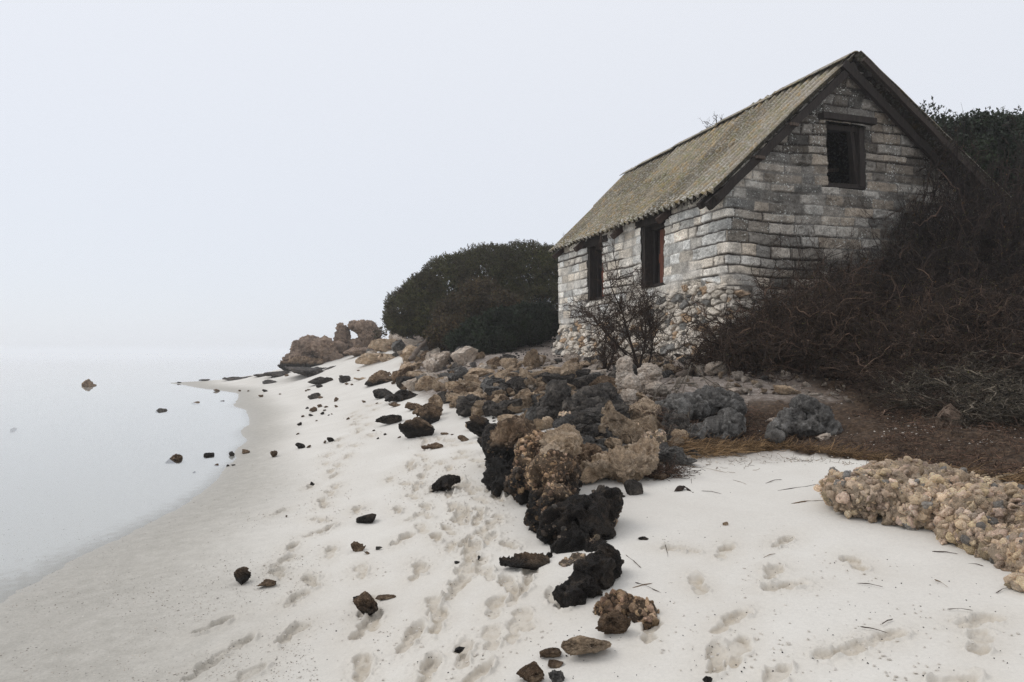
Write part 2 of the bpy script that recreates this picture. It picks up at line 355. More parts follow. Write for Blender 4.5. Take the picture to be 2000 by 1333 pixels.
# zones: r litter, g gravel path / rubble soil, b trampled
lit = np.zeros(len(gx)); lb = debris_y(gx)+.18*fbm2(gx*2.5, gy*2.5, 21, 4)
lit = sstep(-.05, .12, gy-lb)*sstep(1.7, 2.3, gx+.5*fbm2(gx*1.5, gy*1.5, 25, 3)+(gy-7)*.15)
Lp = [(1170, 905), (1080, 800), (1000, 790), (930, 800), (860, 790), (800, 775), (780, 730), (790, 695)]
lw = np.array([hit(*p)[:2] for p in Lp]); o = np.argsort(lw[:, 1])
bx = np.interp(gy, np.concatenate([lw[o, 1], [26, 30, 36, 45]]), np.concatenate([lw[o, 0], [XZ(775, 26), XZ(750, 30), XZ(730, 36), -9]]))
lit = lit*(1-.85*sstep(8.2, 9.0, gy+.5*fbm2(gx*2, gy*2, 26, 3))*sstep(4.6, 3.6, gx+.4*fbm2(gx*1.5, gy*1.5, 27, 3)))
grav = sstep(-.1, .3, gx-bx+.3*fbm2(gx*1.5, gy*1.5, 41, 4))*sstep(6.2, 7.2, gy+.3*fbm2(gx*2, gy*2, 47, 3))
gz += grav*(.05*fbm2(gx*2.2, gy*2.2, 44, 4)+.014*fbm2(gx*14, gy*14, 48, 3))*(gy < 45)+lit*(.05*fbm2(gx*4, gy*4, 49, 4)+.02*fbm2(gx*22, gy*22, 45, 3))
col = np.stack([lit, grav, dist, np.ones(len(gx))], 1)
nr, nc = GX.shape; idx = (np.arange(nr-1)[:, None]*nc+np.arange(nc-1)[None, :]).ravel()
t = NT('sand_and_soil'); cA, _a = t.tint(); sep = t.n('ShaderNodeSeparateColor'); t.l(cA, sep.inputs[0])
pos = t.n('ShaderNodeNewGeometry').outputs['Position']; sz = t.n('ShaderNodeSeparateXYZ'); t.l(pos, sz.inputs[0])
n1 = t.noise(1.2, 5, .6, co=pos); n2 = t.noise(60, 5, .8, co=pos); n3 = t.noise(9, 6, .65, co=pos)
sand = t.ramp(n1, [(.3, (.67, .63, .565)), (.7, (.745, .71, .645))])
sand = t.mix(1, sand, t.ramp(n2, [(.25, .90), (.6, 1.03)]), 'MULTIPLY')
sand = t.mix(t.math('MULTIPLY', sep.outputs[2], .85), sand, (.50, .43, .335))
grit = t.math('LESS_THAN', t.vor(75, co=pos), t.ramp(t.noise(3, 4, .6, co=pos), [(.35, .02), (.75, .13)])); sand = t.mix(t.math('MULTIPLY', grit, .35), sand, (.30, .22, .15))
zw = t.math('ADD', sz.outputs[2], t.math('MULTIPLY', t.math('SUBTRACT', n3, .5), .04))
mr = t.n('ShaderNodeMapRange', interpolation_type='SMOOTHSTEP'); t.l(zw, mr.inputs[0]); mr.inputs[1].default_value = .19; mr.inputs[2].default_value = .01
wetc = t.mix(1, t.ramp(n3, [(.3, (.385, .36, .31)), (.7, (.48, .45, .395))]), t.ramp(n2, [(.3, .82), (.65, 1.1)]), 'MULTIPLY')
g2 = t.math('LESS_THAN', t.vor(48, co=pos), t.ramp(t.noise(2.2, 4, .6, co=pos), [(.4, .03), (.7, .2)])); wetc = t.mix(t.math('MULTIPLY', g2, .4), wetc, (.20, .16, .12))
sand = t.mix(mr.outputs[0], sand, wetc); mu = t.n('ShaderNodeMapRange', interpolation_type='SMOOTHSTEP'); t.l(zw, mu.inputs[0]); mu.inputs[1].default_value = .004; mu.inputs[2].default_value = -.022
sand = t.mix(mu.outputs[0], sand, (.68, .67, .64))
gcol = t.ramp(t.noise(12, 7, .75, co=pos), [(.3, (.11, .085, .07)), (.5, (.27, .225, .19)), (.7, (.52, .47, .42))])
gcol = t.mix(1, gcol, t.ramp(t.noise(80, 3, .7, co=pos), [(.35, .6), (.6, 1.2)]), 'MULTIPLY')
lcol = t.ramp(t.noise(25, 7, .75, co=pos), [(.3, (.016, .010, .006)), (.5, (.055, .034, .020)), (.62, (.12, .078, .048)), (.75, (.26, .18, .12))])
soil = t.ramp(t.noise(3, 6, .7, co=pos), [(.3, (.09, .06, .045)), (.7, (.30, .24, .2))])
colr = t.mix(sep.outputs[1], sand, gcol); colr = t.mix(sep.outputs[0], colr, lcol)
up_ = t.n('ShaderNodeMapRange'); t.l(sz.outputs[2], up_.inputs[0]); up_.inputs[1].default_value = 1.9; up_.inputs[2].default_value = 2.4; colr = t.mix(up_.outputs[0], colr, soil)
nb = t.bump(n2, .004, .5); nb = t.bump(t.noise(22, 6, .7, co=pos), .02, t and .25, nb)
rg = t.n('ShaderNodeMapRange'); t.l(zw, rg.inputs[0]); rg.inputs[1].default_value = .0; rg.inputs[2].default_value = .08; rg.inputs[3].default_value = .55; rg.inputs[4].default_value = .95
M['ground'] = t.out(colr, rg.outputs[0], nb)
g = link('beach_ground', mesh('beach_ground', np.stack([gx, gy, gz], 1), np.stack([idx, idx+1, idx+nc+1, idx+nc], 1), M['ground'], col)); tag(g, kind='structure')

# ------------------------------------------------------------------ water
t = NT('shallow_water'); t.t.nodes.remove(t.b)
wp = t.n('ShaderNodeNewGeometry').outputs['Position']
nb = t.bump(t.noise(1.6, 3, .5, co=wp, sc3=(.6, 2.5, 1)), .006, .05)
fr = t.n('ShaderNodeFresnel'); fr.inputs[0].default_value = 1.33; t.l(nb, fr.inputs[1])
gl = t.n('ShaderNodeBsdfGlossy'); gl.inputs['Roughness'].default_value = 0.0; gl.inputs[0].default_value = (1, 1, 1, 1); t.l(nb, gl.inputs['Normal'])
trn = t.n('ShaderNodeBsdfTransparent'); trn.inputs[0].default_value = (.98, .99, .985, 1)
mxs = t.n('ShaderNodeMixShader'); t.l(fr.outputs[0], mxs.inputs[0]); t.l(trn.outputs[0], mxs.inputs[1]); t.l(gl.outputs[0], mxs.inputs[2])
t.l(mxs.outputs[0], t.t.nodes['Material Output'].inputs[0])
wv = np.array([(-1850, -20, 0), (-1, -20, 0), (-1, 60, 0), (-1, 2700, 0), (-1850, 2700, 0)], float); M['water'] = t.m
wo = link('sea_water', mesh('sea_water', wv, np.array([[0, 1, 2, 3, 4]]), t.m)); tag(wo, kind='structure')

# ------------------------------------------------------------------ rocks
def shape_rock(V, Nn, S, kind, seed, detail=1.0, low=.75, strat=1.0, q0=.66):
    r = np.random.default_rng(seed); P = V.copy(); off = r.random(3)*50
    lo = 1.1/S
    P = P+S*low*np.stack([fbm(P*lo+off, seed, 2), fbm(P*lo+off+9, seed+3, 2), fbm(P*lo+off+19, seed+6, 2)], 1)
    tint = np.ones((len(P), 4)); tint[:, 3] = 0
    if kind in ('tan', 'pale', 'slab', 'brown', 'wood_rock', 'grey', 'blue', 'black'):
        for k in range(0 if q0 > .8 else 11 if kind in ('tan', 'pale', 'slab', 'wood_rock') else 8):
            n = r.normal(size=3); n /= np.linalg.norm(n); d = P @ n; c = np.quantile(d, q0+(.96-q0)*r.random()); m = np.maximum(0, d-c); P = P-n[None, :]*m[:, None]*.88
    Q = P/S+off
    if kind in ('tan', 'pale', 'slab', 'brown', 'wood_rock'):
        A = {'tan': .36, 'pale': .26, 'slab': .3, 'brown': .50, 'wood_rock': .45}[kind]
        d = A*(.75-2.6*np.abs(fbm(Q*np.array([1.4, 1.4, 2.2*strat]), seed+9, 5, .5)))*S*.8
        f1, f2, ci = worley(P/(.20*S+.02)+off, seed+21); d = d-.13*S*detail*sstep(.5, .1, f1)*(ci > .55)
        d = d-.16*S*sstep(.0, .10, fbm(Q*np.array([1, 1, 1.8*strat])*1.9, seed+61, 3)-.12)
        f1, f2, ci = worley(P/(.09*S+.012)+off, seed+25); d = d+.035*S*detail*(sstep(0, .4, f2-f1)-.5)
        tint[:, :3] *= (.86+.26*ci)[:, None]
        tv = r.normal(0, .45, 3)+np.array([0, 0, 1.]); tv /= np.linalg.norm(tv); la = (P @ tv)/(.26*S)+1.1*fbm(Q*1.6, seed+91, 3); fr_ = la-np.floor(la); wgt_ = {'tan': 1, 'pale': .35, 'slab': 1, 'brown': 1, 'wood_rock': .8}[kind]
        d = d+.13*S*wgt_*(sstep(0, .75, fr_)-sstep(.86, 1, fr_)-.5)*(.4+.6*sstep(-.2, .3, fbm(Q*1.3, seed+95, 2)))
        d = d+.075*S*detail*fbm(Q*6, seed+31, 4, .55)
    elif kind in ('grey', 'black', 'blue'):
        W = P/(.42*S)+off+.35*np.stack([vn(Q*3, 1), vn(Q*3, 2), vn(Q*3, 3)], 1)
        f1, f2, ci = worley(W, seed+5); d = (.34 if q0 < .8 else .20)*S*np.sqrt(np.clip(1-f1**2, 0, 1))-(.20 if q0 < .8 else .12)*S+.24*S*(1-2.6*np.abs(fbm(Q*1.7, seed+71, 5, .55)))
        f1, f2, ci = worley(P/(.17*S)+off+.3*W, seed+8); d = d+.09*S*(np.sqrt(np.clip(1-f1**2, 0, 1))-.6)
        d = d-.35*S*sstep(.10, .4, fbm(Q*2.3, seed+3, 4))
        d = d+.09*S*detail*fbm(Q*np.array([5, 5, 5*min(strat, 1)]), seed+31, 5, .56)
        tint[:, :3] *= (.8+.5*ci)[:, None]
    elif kind == 'cong':
        d = .45*S*fbm(Q*1.5, seed+9, 5, .6)-.22*S*sstep(.0, .12, fbm(Q*2.2, seed+19, 3)-.14)+.035*detail*fbm(P*16, seed+7, 4, .65); tint[:, :3] *= (.62+.25*vn(P*30, 3))[:, None]
    elif kind == 'smooth':
        d = .05*S*fbm(Q*1.5, seed, 3)
    P = P+Nn*d[:, None]
    if kind in ('tan', 'pale', 'slab', 'brown', 'wood_rock', 'grey', 'blue', 'black'):      # hard broken faces
        npl = {'tan': 16, 'pale': 14, 'slab': 14, 'brown': 14, 'wood_rock': 12, 'grey': 10, 'blue': 8, 'black': 7}[kind]
        ctr = P.mean(0)
        for k in range(npl if q0 < .8 else npl+3):
            n = r.normal(size=3); n /= np.linalg.norm(n)
            if q0 < .8: d = (P-ctr) @ n; c = np.quantile(d, .74+.22*r.random()); loc_ = 1
            else:
                c0 = P[r.integers(0, len(P))]; Rr = S*r.uniform(.5, 1.1); dd = np.linalg.norm(P-c0, axis=1); loc_ = sstep(Rr*1.15, Rr*.9, dd); near_ = dd < Rr
                if near_.sum() < 30: continue
                n = Nn[near_].mean(0)+.45*r.normal(size=3); n /= np.linalg.norm(n); d = P @ n; c = np.quantile(d[near_], .72+.22*r.random())
            m = np.maximum(0, d-c-.010*S*fbm(Q*4, seed+k, 2)); P = P-n[None, :]*(m*(.82 if q0 < .8 else .75)*loc_)[:, None]
        P = P+Nn*((.085 if q0 < .8 else .05)*S*fbm(Q*4.2, seed+41, 5, .62)+.02*S*vn(Q*21, seed+42)-.05*S*sstep(.1, .35, fbm(Q*5.5, seed+47, 3)))[:, None]
    return P, tint
def _hs(x): v = np.sin(np.asarray(x)*917.13+3.1)*43758.5; return v-np.floor(v)
def pebbles(P, Nn, ti, density, s0, s1, seed, lite=1.0):
    """ellipsoid pebbles half sunk into the surface P; they share the rock's mesh"""
    r = np.random.default_rng(seed); n = density; k = r.integers(0, len(P), n); V, Fc = ico(3 if s1 > .03 else 2); s = s0+(s1-s0)*r.random(n)**3.2
    ax = np.stack([np.ones(n), r.uniform(.55, 1, n), r.uniform(.4, .8, n)], 1)*s[:, None]; q = r.normal(0, 1, (n, 4)); q /= np.linalg.norm(q, axis=1, keepdims=True); w_, x, y, z = q.T
    Rm = np.stack([1-2*(y*y+z*z), 2*(x*y-z*w_), 2*(x*z+y*w_), 2*(x*y+z*w_), 1-2*(x*x+z*z), 2*(y*z-x*w_), 2*(x*z-y*w_), 2*(y*z+x*w_), 1-2*(x*x+y*y)], 1).reshape(n, 3, 3)
    Q = V[None]*ax[:, None, :]; Q = Q*(1+.42*vn((V[None]*1.7+r.random((n, 1, 3))*90).reshape(-1, 3), 5).reshape(n, -1, 1)); Q = np.einsum('nvk,njk->nvj', Q, Rm)+(P[k]+Nn[k]*(s*r.uniform(-.55, .12, n))[:, None])[:, None, :]
    g_ = r.uniform(.75, 1.75, n)*lite; gr = r.random(n) < .08; c = np.stack([g_, g_*r.uniform(.95, 1.01, n), g_*r.uniform(.86, 1.06, n)], 1); c[gr] = g_[gr][:, None]*np.array([.42, .50, .62])
    c4 = np.concatenate([c, ti[k, 3:]*.82*(r.random((n, 1)) < .8)], 1)
    return Q.reshape(-1, 3), (Fc[None]+(np.arange(n)*len(V))[:, None, None]).reshape(-1, 3), np.repeat(c4, len(V), 0)
MATOF = {'slab': 'tan', 'smooth': 'grey'}
def stain_of(P, top, seed, z0=None):
    z0 = P[:, 2].min() if z0 is None else z0
    return sstep(top+.06, top-.06, P[:, 2]-z0*0+.10*fbm(P*7, seed, 3)+.06*fbm(P*2.3, seed+4, 2))
def rock_mesh(size, kind, seed, sub=4, stain=None, rot=(0, 0, 0), mat=None, detail=1.0, low=.75):
    V, Fc = ico(sub); size = np.array(size, float)/2; S = float(np.cbrt(np.prod(size))); V1 = V*size; Nn = V/size; Nn /= np.linalg.norm(Nn, axis=1, keepdims=True)
    P, ti = shape_rock(V1, Nn, S, kind, seed, detail, low); P = P @ rotm(*rot).T
    # normalise to the wanted extent, origin on the ground under its middle
    lo, hi = P.min(0), P.max(0)
    if rot == (0, 0, 0): P = (P-(lo+hi)/2)*(size*2/(hi-lo))
    else: P = P-(lo+hi)/2
    P[:, 2] += -P[:, 2].min()-.12*(P[:, 2].max()-P[:, 2].min())
    if stain is not None: ti[:, 3] = stain_of(P, stain, seed)
    if kind == 'cong':
        pv, pf, pc = pebbles(P, Nn, ti, int(260+2600*size[0]*size[2]*4), .008, .045*detail, seed); pf = pf+len(P); P = np.concatenate([P, pv]); ti = np.concatenate([ti, pc]); Fc = np.concatenate([Fc, pf])
    return mesh('rock', P, Fc, M[mat or MATOF.get(kind, kind)], ti)
def rock(px, py, wpx, hpx, kind, label, name='rock', cat='rock', seed=None, sub=None, dep=.8, stain=None, rz=0, tilt=0, Y=None, group=None, mat=None, sink=0, detail=1.0, back=.42):
    if Y is None:
        p = hit(px, py)
        if p is None: print('no hit', px, py, label); return None
    else: p = np.array([XZ(px, Y), Y, EYE-(py-HZ)*Y/F])
    s = p[1]/F; seed = seed or int(px*7+py*13); W = wpx*s; H = hpx*s
    if sub is None: sub = 7 if wpx*hpx > 1500 else 6 if wpx*hpx > 450 else 5 if wpx > 13 else 4
    me = rock_mesh((W, W*dep, H*1.1), kind, seed, sub, stain, mat=mat, detail=detail)
    o = link(name, me, None, (p[0], p[1]+W*dep*back, p[2]+sink), (0, tilt, rz)); tag(o, label, cat, group); return o
def blobs_rock(blobs, kind, label, vox, name='rock', cat='rock', stain=None, seed=1, mat=None, S=None, detail=1.0, group=None, dark=None, low=.30, strat=1.0, peb=None):
    """blobs: (px, py centre, Y, width px, height px, depth m, tilt in picture, turn)"""
    b = MB(); V, Fc = ico(3); pts = []
    for q in blobs:
        px, py, Y, wp_, hp_, dm_ = q[:6]; tl = q[6] if len(q) > 6 else 0; rz = q[7] if len(q) > 7 else 0
        s = Y/F; X = XZ(px, Y); Z = EYE-(py-HZ)*s
        P = (V*np.array([wp_*s/2, dm_/2, hp_*s/2])) @ rotm(0, tl, rz).T; b.add(P+np.array([X, Y, Z]), Fc); pts.append((X, Y, Z))
    c = np.mean(pts, axis=0); org = np.array([c[0], c[1], float(hg(c[0], c[1])[0])])
    tmp = b.build('tmp_blob', None); md = tmp.modifiers.new('r', 'REMESH'); md.mode = 'VOXEL'; md.voxel_size = vox; md.use_smooth_shade = True
    dg = bpy.context.evaluated_depsgraph_get(); me = bpy.data.meshes.new_from_object(tmp.evaluated_get(dg)); n = len(me.vertices)
    P = np.empty(n*3, np.float32); me.vertices.foreach_get('co', P); P = P.reshape(-1, 3).astype(float); Nn = np.empty(n*3, np.float32); me.vertex_normals.foreach_get('vector', Nn); Nn = Nn.reshape(-1, 3).astype(float)
    q = np.empty(len(me.loops), np.int32); me.loops.foreach_get('vertex_index', q)
    lt = np.empty(len(me.polygons), np.int32); me.polygons.foreach_get('loop_total', lt)
    q = q.reshape(-1, 4) if (lt == 4).all() else None
    if q is None: me.calc_loop_triangles(); q = np.empty(len(me.loop_triangles)*3, np.int32); me.loop_triangles.foreach_get('vertices', q); q = q.reshape(-1, 3)
    bpy.data.objects.remove(tmp); P = P-org; S = S or .22
    P, ti = shape_rock(P, Nn, S, kind, seed, detail, low, strat, .86)
    if stain is not None: ti[:, 3] = stain_of(P, stain, seed)
    if dark is not None: ti[:, :3] *= dark
    Fl = [q]
    if peb:
        fv = fbm(P*5, seed+77, 2); up_ok = np.nonzero(fv >= np.quantile(fv, peb[3]))[0]; pv, pf, pc = pebbles(P[up_ok], Nn[up_ok], ti[up_ok], peb[0], peb[1], peb[2], seed, peb[4] if len(peb) > 4 else 1.0); Fl.append(pf+len(P)); P = np.concatenate([P, pv]); ti = np.concatenate([ti, pc])
    o = link(name, mesh(name, P, Fl, M[mat or MATOF.get(kind, kind)], ti), None, org); tag(o, label, cat, group); bpy.data.meshes.remove(me); return o

# ================================================================== HOUSE
HP = (3.62, 11.5, 0); HR = math.atan2(.319, .948)
house = empty('stone_house', HP, HR); tag(house, 'derelict stone and brick boathouse with corrugated lichen covered roof standing above the rocks', 'house')
LS, WG, RID, EZ, RZ = 7.3, 5.75, 2.62, 4.31, 6.94      # side length, gable width, ridge position, eave height, ridge height
def roof_z(a): return np.where(a < RID, EZ+(RZ-EZ)*(a+.3)/(RID+.3), RZ-.74*(a-RID))
# --- one continuous masonry surface: side wall -> rounded corner -> gable wall -> right wall
def masonry():
    s = np.concatenate([np.arange(-LS, 0, .0125), np.arange(0, WG, .0125), np.linspace(WG, WG+7.3, 90)]); v = np.arange(1.05, 6.9, .0125)
    Sg, Vg = np.meshgrid(s, v); sf = Sg.ravel(); vf = Vg.ravel(); r = np.random.default_rng(5)
    gab = sf > 0
    # block courses with wavering joints
    vw = vf+.030*vn2(sf*.9, vf*.6, 3)+.014*fbm2(sf*4, vf*4, 4, 3); sw = sf+.020*fbm2(sf*5, vf*5, 7, 3)+.035*vn2(vf*3, sf*.5, 8)
    hts = .178+.075*(r.random(40)-.5); ce = 1.0+np.concatenate([[0], np.cumsum(hts)]); k = np.clip(np.searchsorted(ce, vw)-1, 0, 38)
    ev = np.minimum(vw-ce[k], ce[k+1]-vw); eh = np.zeros_like(sf); bid = np.zeros_like(sf); bl = np.zeros_like(sf)
    for c in range(39):
        m = k == c
        if not m.any(): continue
        L = r.uniform(.22, .70, 80); e = -8.2+r.uniform(-.5, 0)+np.concatenate([[0], np.cumsum(L)]); j = np.clip(np.searchsorted(e, sw[m])-1, 0, 79)
        eh[m] = np.minimum(sw[m]-e[j], e[j+1]-sw[m]); bid[m] = c*83+j; bl[m] = (sw[m]-(e[j]+e[j+1])/2)/L[j]
    q1, q2, q3, q4 = _hs(bid*1.3), _hs(bid*2.7), _hs(bid*5.1), _hs(bid*7.7)
    wid = .010+.010*vn2(sf*2.2, vf*2.2, 12)+.006*vn2(sf*.7, k*3.3, 13)
    prof = np.minimum(sstep(wid*.4, wid+.018, ev), sstep(wid*.2, wid+.008, eh))
    er = .022*fbm2(sf*16, vf*16, 20, 4, .65)+.016*fbm2(sf*5, vf*5, 24, 3)
    pit = sstep(.12, .4, fbm2(sf*9, vf*13, 28, 4))*.03
    db = prof*(.032+.028*(q1-.5)+.018*(q2-.5)*bl*2)+er-pit*(q3 > .4)
    mort = .012+.01*fbm2(sf*9, vf*9, 40, 3); patch = sstep(.05, .35, fbm2(sf*.7+3, vf*.9, 43, 3))*(1-.4*gab)      # patches pointed with mortar
    db = np.maximum(db, mort*0+patch*.032+er*.6)
    hole = sstep(.45, .7, vn2(sf*1.9, vf*5.5, 46))*(1-prof); db -= .035*hole
    # colours
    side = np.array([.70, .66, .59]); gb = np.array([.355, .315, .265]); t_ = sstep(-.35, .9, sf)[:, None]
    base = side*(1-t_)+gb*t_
    br = (.62+.75*q1); br = np.where(gab & (q3 > .62), br*.45, br); br = np.where(q4 > .86, br*1.25, br)
    warm = np.stack([1+.12*(q2-.4), np.ones_like(q2), 1-.14*(q2-.4)], 1); cb = base*br[:, None]*warm
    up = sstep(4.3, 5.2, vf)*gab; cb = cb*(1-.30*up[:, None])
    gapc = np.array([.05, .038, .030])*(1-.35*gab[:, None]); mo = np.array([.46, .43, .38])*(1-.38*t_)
    cb = cb*prof[:, None]+(gapc*(1-patch[:, None])+mo*patch[:, None])*(1-prof[:, None])
    cb = cb*(1+.22*fbm2(sf*6, vf*6, 50, 4))[:, None]
    # rubble below the blocks
    wx = .10*fbm2(sf*3, vf*3, 60, 3); f1, f2, ci = worley2(sf*3.9+wx*3, vf*7.8+wx*3, 61, .95); f1b, f2b, cib = worley2(sf*8.5+wx, vf*13+wx, 66, .95)
    e1 = f2-f1; big_ = _hs(ci*9.1) > .35
    st = np.where(big_, sstep(.02, .16, e1)*(.055+.06*_hs(ci*3)), sstep(.02, .16, f2b-f1b)*(.03+.04*_hs(cib*3)))
    dr = st+.030*fbm2(sf*11, vf*11, 70, 5, .62)-.02*(1-2.4*np.abs(fbm2(sf*5, vf*9, 72, 3)))*(st > .03)
    idc = np.where(big_, ci, cib); h1, h2 = _hs(idc*11.3), _hs(idc*23.1)
    cr_ = np.stack([.60+.20*h1, .53+.19*h1, .435+.18*h1], 1); gy_ = h2 > .82; cr_[gy_] = np.array([.23, .22, .20])*(.7+.6*h1[gy_])[:, None]; cr_[h2 < .12] *= np.array([.7, .55, .42])
    ed = np.where(big_, sstep(.02, .14, e1), sstep(.02, .16, f2b-f1b)); cr_ = cr_*ed[:, None]+np.array([.11, .085, .062])*(1-ed)[:, None]
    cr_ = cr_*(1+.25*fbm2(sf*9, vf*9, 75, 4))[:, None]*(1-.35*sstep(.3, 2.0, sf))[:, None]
    vb = np.interp(sf, [-LS, -4, -2, -.5, .2, 1, WG], [2.25, 2.42, 2.75, 2.95, 2.75, 2.3, 1.9])+.22*fbm2(sf*1.8, vf*.3, 80, 3)
    m = sstep(.06, -.06, vf-vb)
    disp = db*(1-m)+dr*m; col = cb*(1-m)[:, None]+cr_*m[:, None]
    sm = sstep(.0, .16, vf-vb)*sstep(.42, .2, vf-vb)*.75*sstep(-.1, .2, fbm2(sf*2.4, vf*2.4, 85, 3))       # smeared mortar between rubble and blocks
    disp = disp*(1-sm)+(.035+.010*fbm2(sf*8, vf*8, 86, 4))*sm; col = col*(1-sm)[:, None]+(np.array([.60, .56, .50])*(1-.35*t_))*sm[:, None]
    disp = disp+.06*vn2(sf*.55, vf*.5, 90)*.5
    fl = np.clip((2.25-vf)/1.0, 0, 1); disp = disp+(.28*fl**1.2+.06*fl*fbm2(sf*2, vf*2, 92, 2))*sstep(.9, -.6, sf)+.05*fl*gab
    # lay it round the corner
    rc = .05; ang = np.clip((sf+rc)/(2*rc), 0, 1)*PI/2; nx = -np.cos(ang); ny = -np.sin(ang)
    bxx = np.where(sf < 0, 0, np.clip(sf, 0, WG)); byy = np.where(sf < 0, -sf, np.where(sf > WG, sf-WG, 0))
    rt = sf > WG; ang2 = np.clip((sf-WG+rc)/(2*rc), 0, 1)*PI/2; nx = np.where(sf > WG-rc, np.sin(ang2), nx); ny = np.where(sf > WG-rc, -np.cos(ang2), ny)
    cor = rc*(1-np.maximum(np.abs(nx), np.abs(ny)))*1.2
    X = bxx+nx*(disp-cor); Y = byy+ny*(disp-cor)
    P = np.stack([X, Y, vf], 1)
    # drop the openings and everything above the roof
    top = np.where(sf < 0, EZ+.215, np.where(sf > WG, float(roof_z(WG))-.03, roof_z(sf)-.045))
    jag = .035*vn2(vf*5.3, sf*2, 95)+.012*vn2(vf*20, sf*20, 97)
    op = np.zeros(len(sf), bool)
    for a0, a1, z0, z1 in ((-2.80, -1.90, 2.93, 4.6), (-5.46, -4.60, 2.86, 4.6)): op |= (sf > a0+jag) & (sf < a1+jag) & (vf > z0+jag) & (vf < z1)
    le = 2.07-.10*(vf-4.6)/1.1; op |= (sf > 2.13-.05*(vf-4.57)+jag) & (sf < 2.97+jag*.3) & (vf > 4.57) & (vf < 5.72)
    keepv = ~(op | (vf > top)); nr, nc = Sg.shape; idx = (np.arange(nr-1)[:, None]*nc+np.arange(nc-1)[None, :]).ravel()
    Fq = np.stack([idx, idx+1, idx+nc+1, idx+nc], 1); Fq = Fq[keepv[Fq].all(1)]
    used_ = np.zeros(len(P), bool); used_[Fq] = True; mp = np.cumsum(used_)-1
    a = np.where(gab, np.clip(.25+.9*sstep(2.4, 4.5, vf), 0, 1), .12)
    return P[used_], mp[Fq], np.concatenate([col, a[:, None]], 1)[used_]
t = NT('masonry'); tc_, al = t.tint(); n2 = t.noise(45, 6, .75); n3 = t.noise(4, 6, .7)
cc = t.mix(1, tc_, t.ramp(n2, [(.30, .42), (.5, 1.0), (.70, 1.45)]), 'MULTIPLY')
cc = t.mix(1, cc, t.ramp(n3, [(.3, .52), (.6, 1.15)]), 'MULTIPLY')
ms = t.ramp(t.noise(2.3, 5, .6), [(.42, 0), (.6, 1)])
v1 = t.vor(30); sp = t.math('LESS_THAN', v1, .38); v1m = t.ramp(t.vor(30, out='Color'), [(.66, 0), (.7, 1)]); lich = t.math('MULTIPLY', t.math('MULTIPLY', sp, v1m), t.math('MULTIPLY', ms, al))
v2 = t.math('MULTIPLY', t.math('LESS_THAN', t.vor(75), .3), t.math('MULTIPLY', al, .5)); lich = t.math('MAXIMUM', lich, t.math('MULTIPLY', v2, ms))
cc = t.mix(lich, cc, (.62, .62, .57))
nb = t.bump(n2, .012, .8); nb = t.bump(t.noise(130, 4, .7), .005, .6, nb); M['masonry'] = t.out(cc, .95, nb)
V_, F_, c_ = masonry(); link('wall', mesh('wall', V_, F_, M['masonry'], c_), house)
# back wall, inner leaf of the openings (wall thickness)
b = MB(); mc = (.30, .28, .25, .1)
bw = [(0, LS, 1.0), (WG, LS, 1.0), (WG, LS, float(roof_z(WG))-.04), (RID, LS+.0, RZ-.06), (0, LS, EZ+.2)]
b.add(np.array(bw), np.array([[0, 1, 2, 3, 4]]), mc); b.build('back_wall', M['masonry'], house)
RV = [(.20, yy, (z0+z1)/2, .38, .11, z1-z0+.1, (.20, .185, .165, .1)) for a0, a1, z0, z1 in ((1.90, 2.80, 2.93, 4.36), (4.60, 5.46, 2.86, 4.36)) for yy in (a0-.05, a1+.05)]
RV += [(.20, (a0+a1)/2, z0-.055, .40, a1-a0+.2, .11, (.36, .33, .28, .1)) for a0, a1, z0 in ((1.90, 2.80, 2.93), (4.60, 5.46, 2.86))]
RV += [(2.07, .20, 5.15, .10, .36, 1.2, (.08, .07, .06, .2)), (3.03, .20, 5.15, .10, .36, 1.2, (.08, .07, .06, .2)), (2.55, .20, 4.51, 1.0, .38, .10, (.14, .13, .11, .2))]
for q in RV:
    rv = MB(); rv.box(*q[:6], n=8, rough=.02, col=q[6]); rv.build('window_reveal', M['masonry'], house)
# --- windows
dk = (1, 1, 1, 0)
def side_window(a0, a1, z0, z1, label):
    zc = (z0+z1)/2; H = z1-z0
    fr_ = MB()
    fr_.box(.10, a1-.05, zc, .24, .09, H, n=6, rough=.008); fr_.box(.20, a1-.15, zc, .08, .07, H-.06, n=6, rough=.006, col=(.8, .85, .95, 0))
    fr_.box(.26, a1-.24, zc, .06, .05, H-.1, n=6, rough=.006); fr_.box(.22, a0+.05, zc, .10, .07, H, n=6, rough=.006); fr_.box(.20, (a0+a1)/2, z0+.035, .14, a1-a0-.1, .07, n=6, rough=.006); fr_.box(.20, (a0+a1)/2, z1-.04, .14, a1-a0-.1, .08, n=6, rough=.006)
    f = fr_.build('window', M['wood'], house)
    lt_ = MB(); lt_.box(.05, (a0+a1)/2-.02, z1+.07, .24, a1-a0+.5, .15, n=8, rough=.014, rot=(.015, 0, 0)); lt_.build('lintel', M['wood'], f)
    sb = MB()
    for k in range(4):
        w4 = (a1-a0-.30)/4; sb.box(.25, a0+.08+w4*(k+.5), zc, .03, w4-.008, H-.16, n=6, rough=.004, col=(1.1-.15*(k % 3), 1, 1, 0))
    sb.build('shutter_board', M['redwood'], f)
side_window(1.90, 2.80, 2.95, 4.20, ''); side_window(4.60, 5.46, 2.88, 4.17, '')
g = MB(); g.box(2.55, .10, 5.66, .82, .12, .09, n=8, rough=.006, rot=(0, -.02, 0)); gw = g.build('window', M['wood'], house); g = MB(); g.box(2.55, .08, 4.62, .90, .14, .08, n=8, rough=.008, rot=(0, -.03, 0))
g.build('sill', M['wood'], gw); g = MB(); g.box(2.155, .14, 4.85, .04, .10, .42, n=5, rough=.005, rot=(0, -.1, 0)); g.build('window_post', M['wood'], gw)
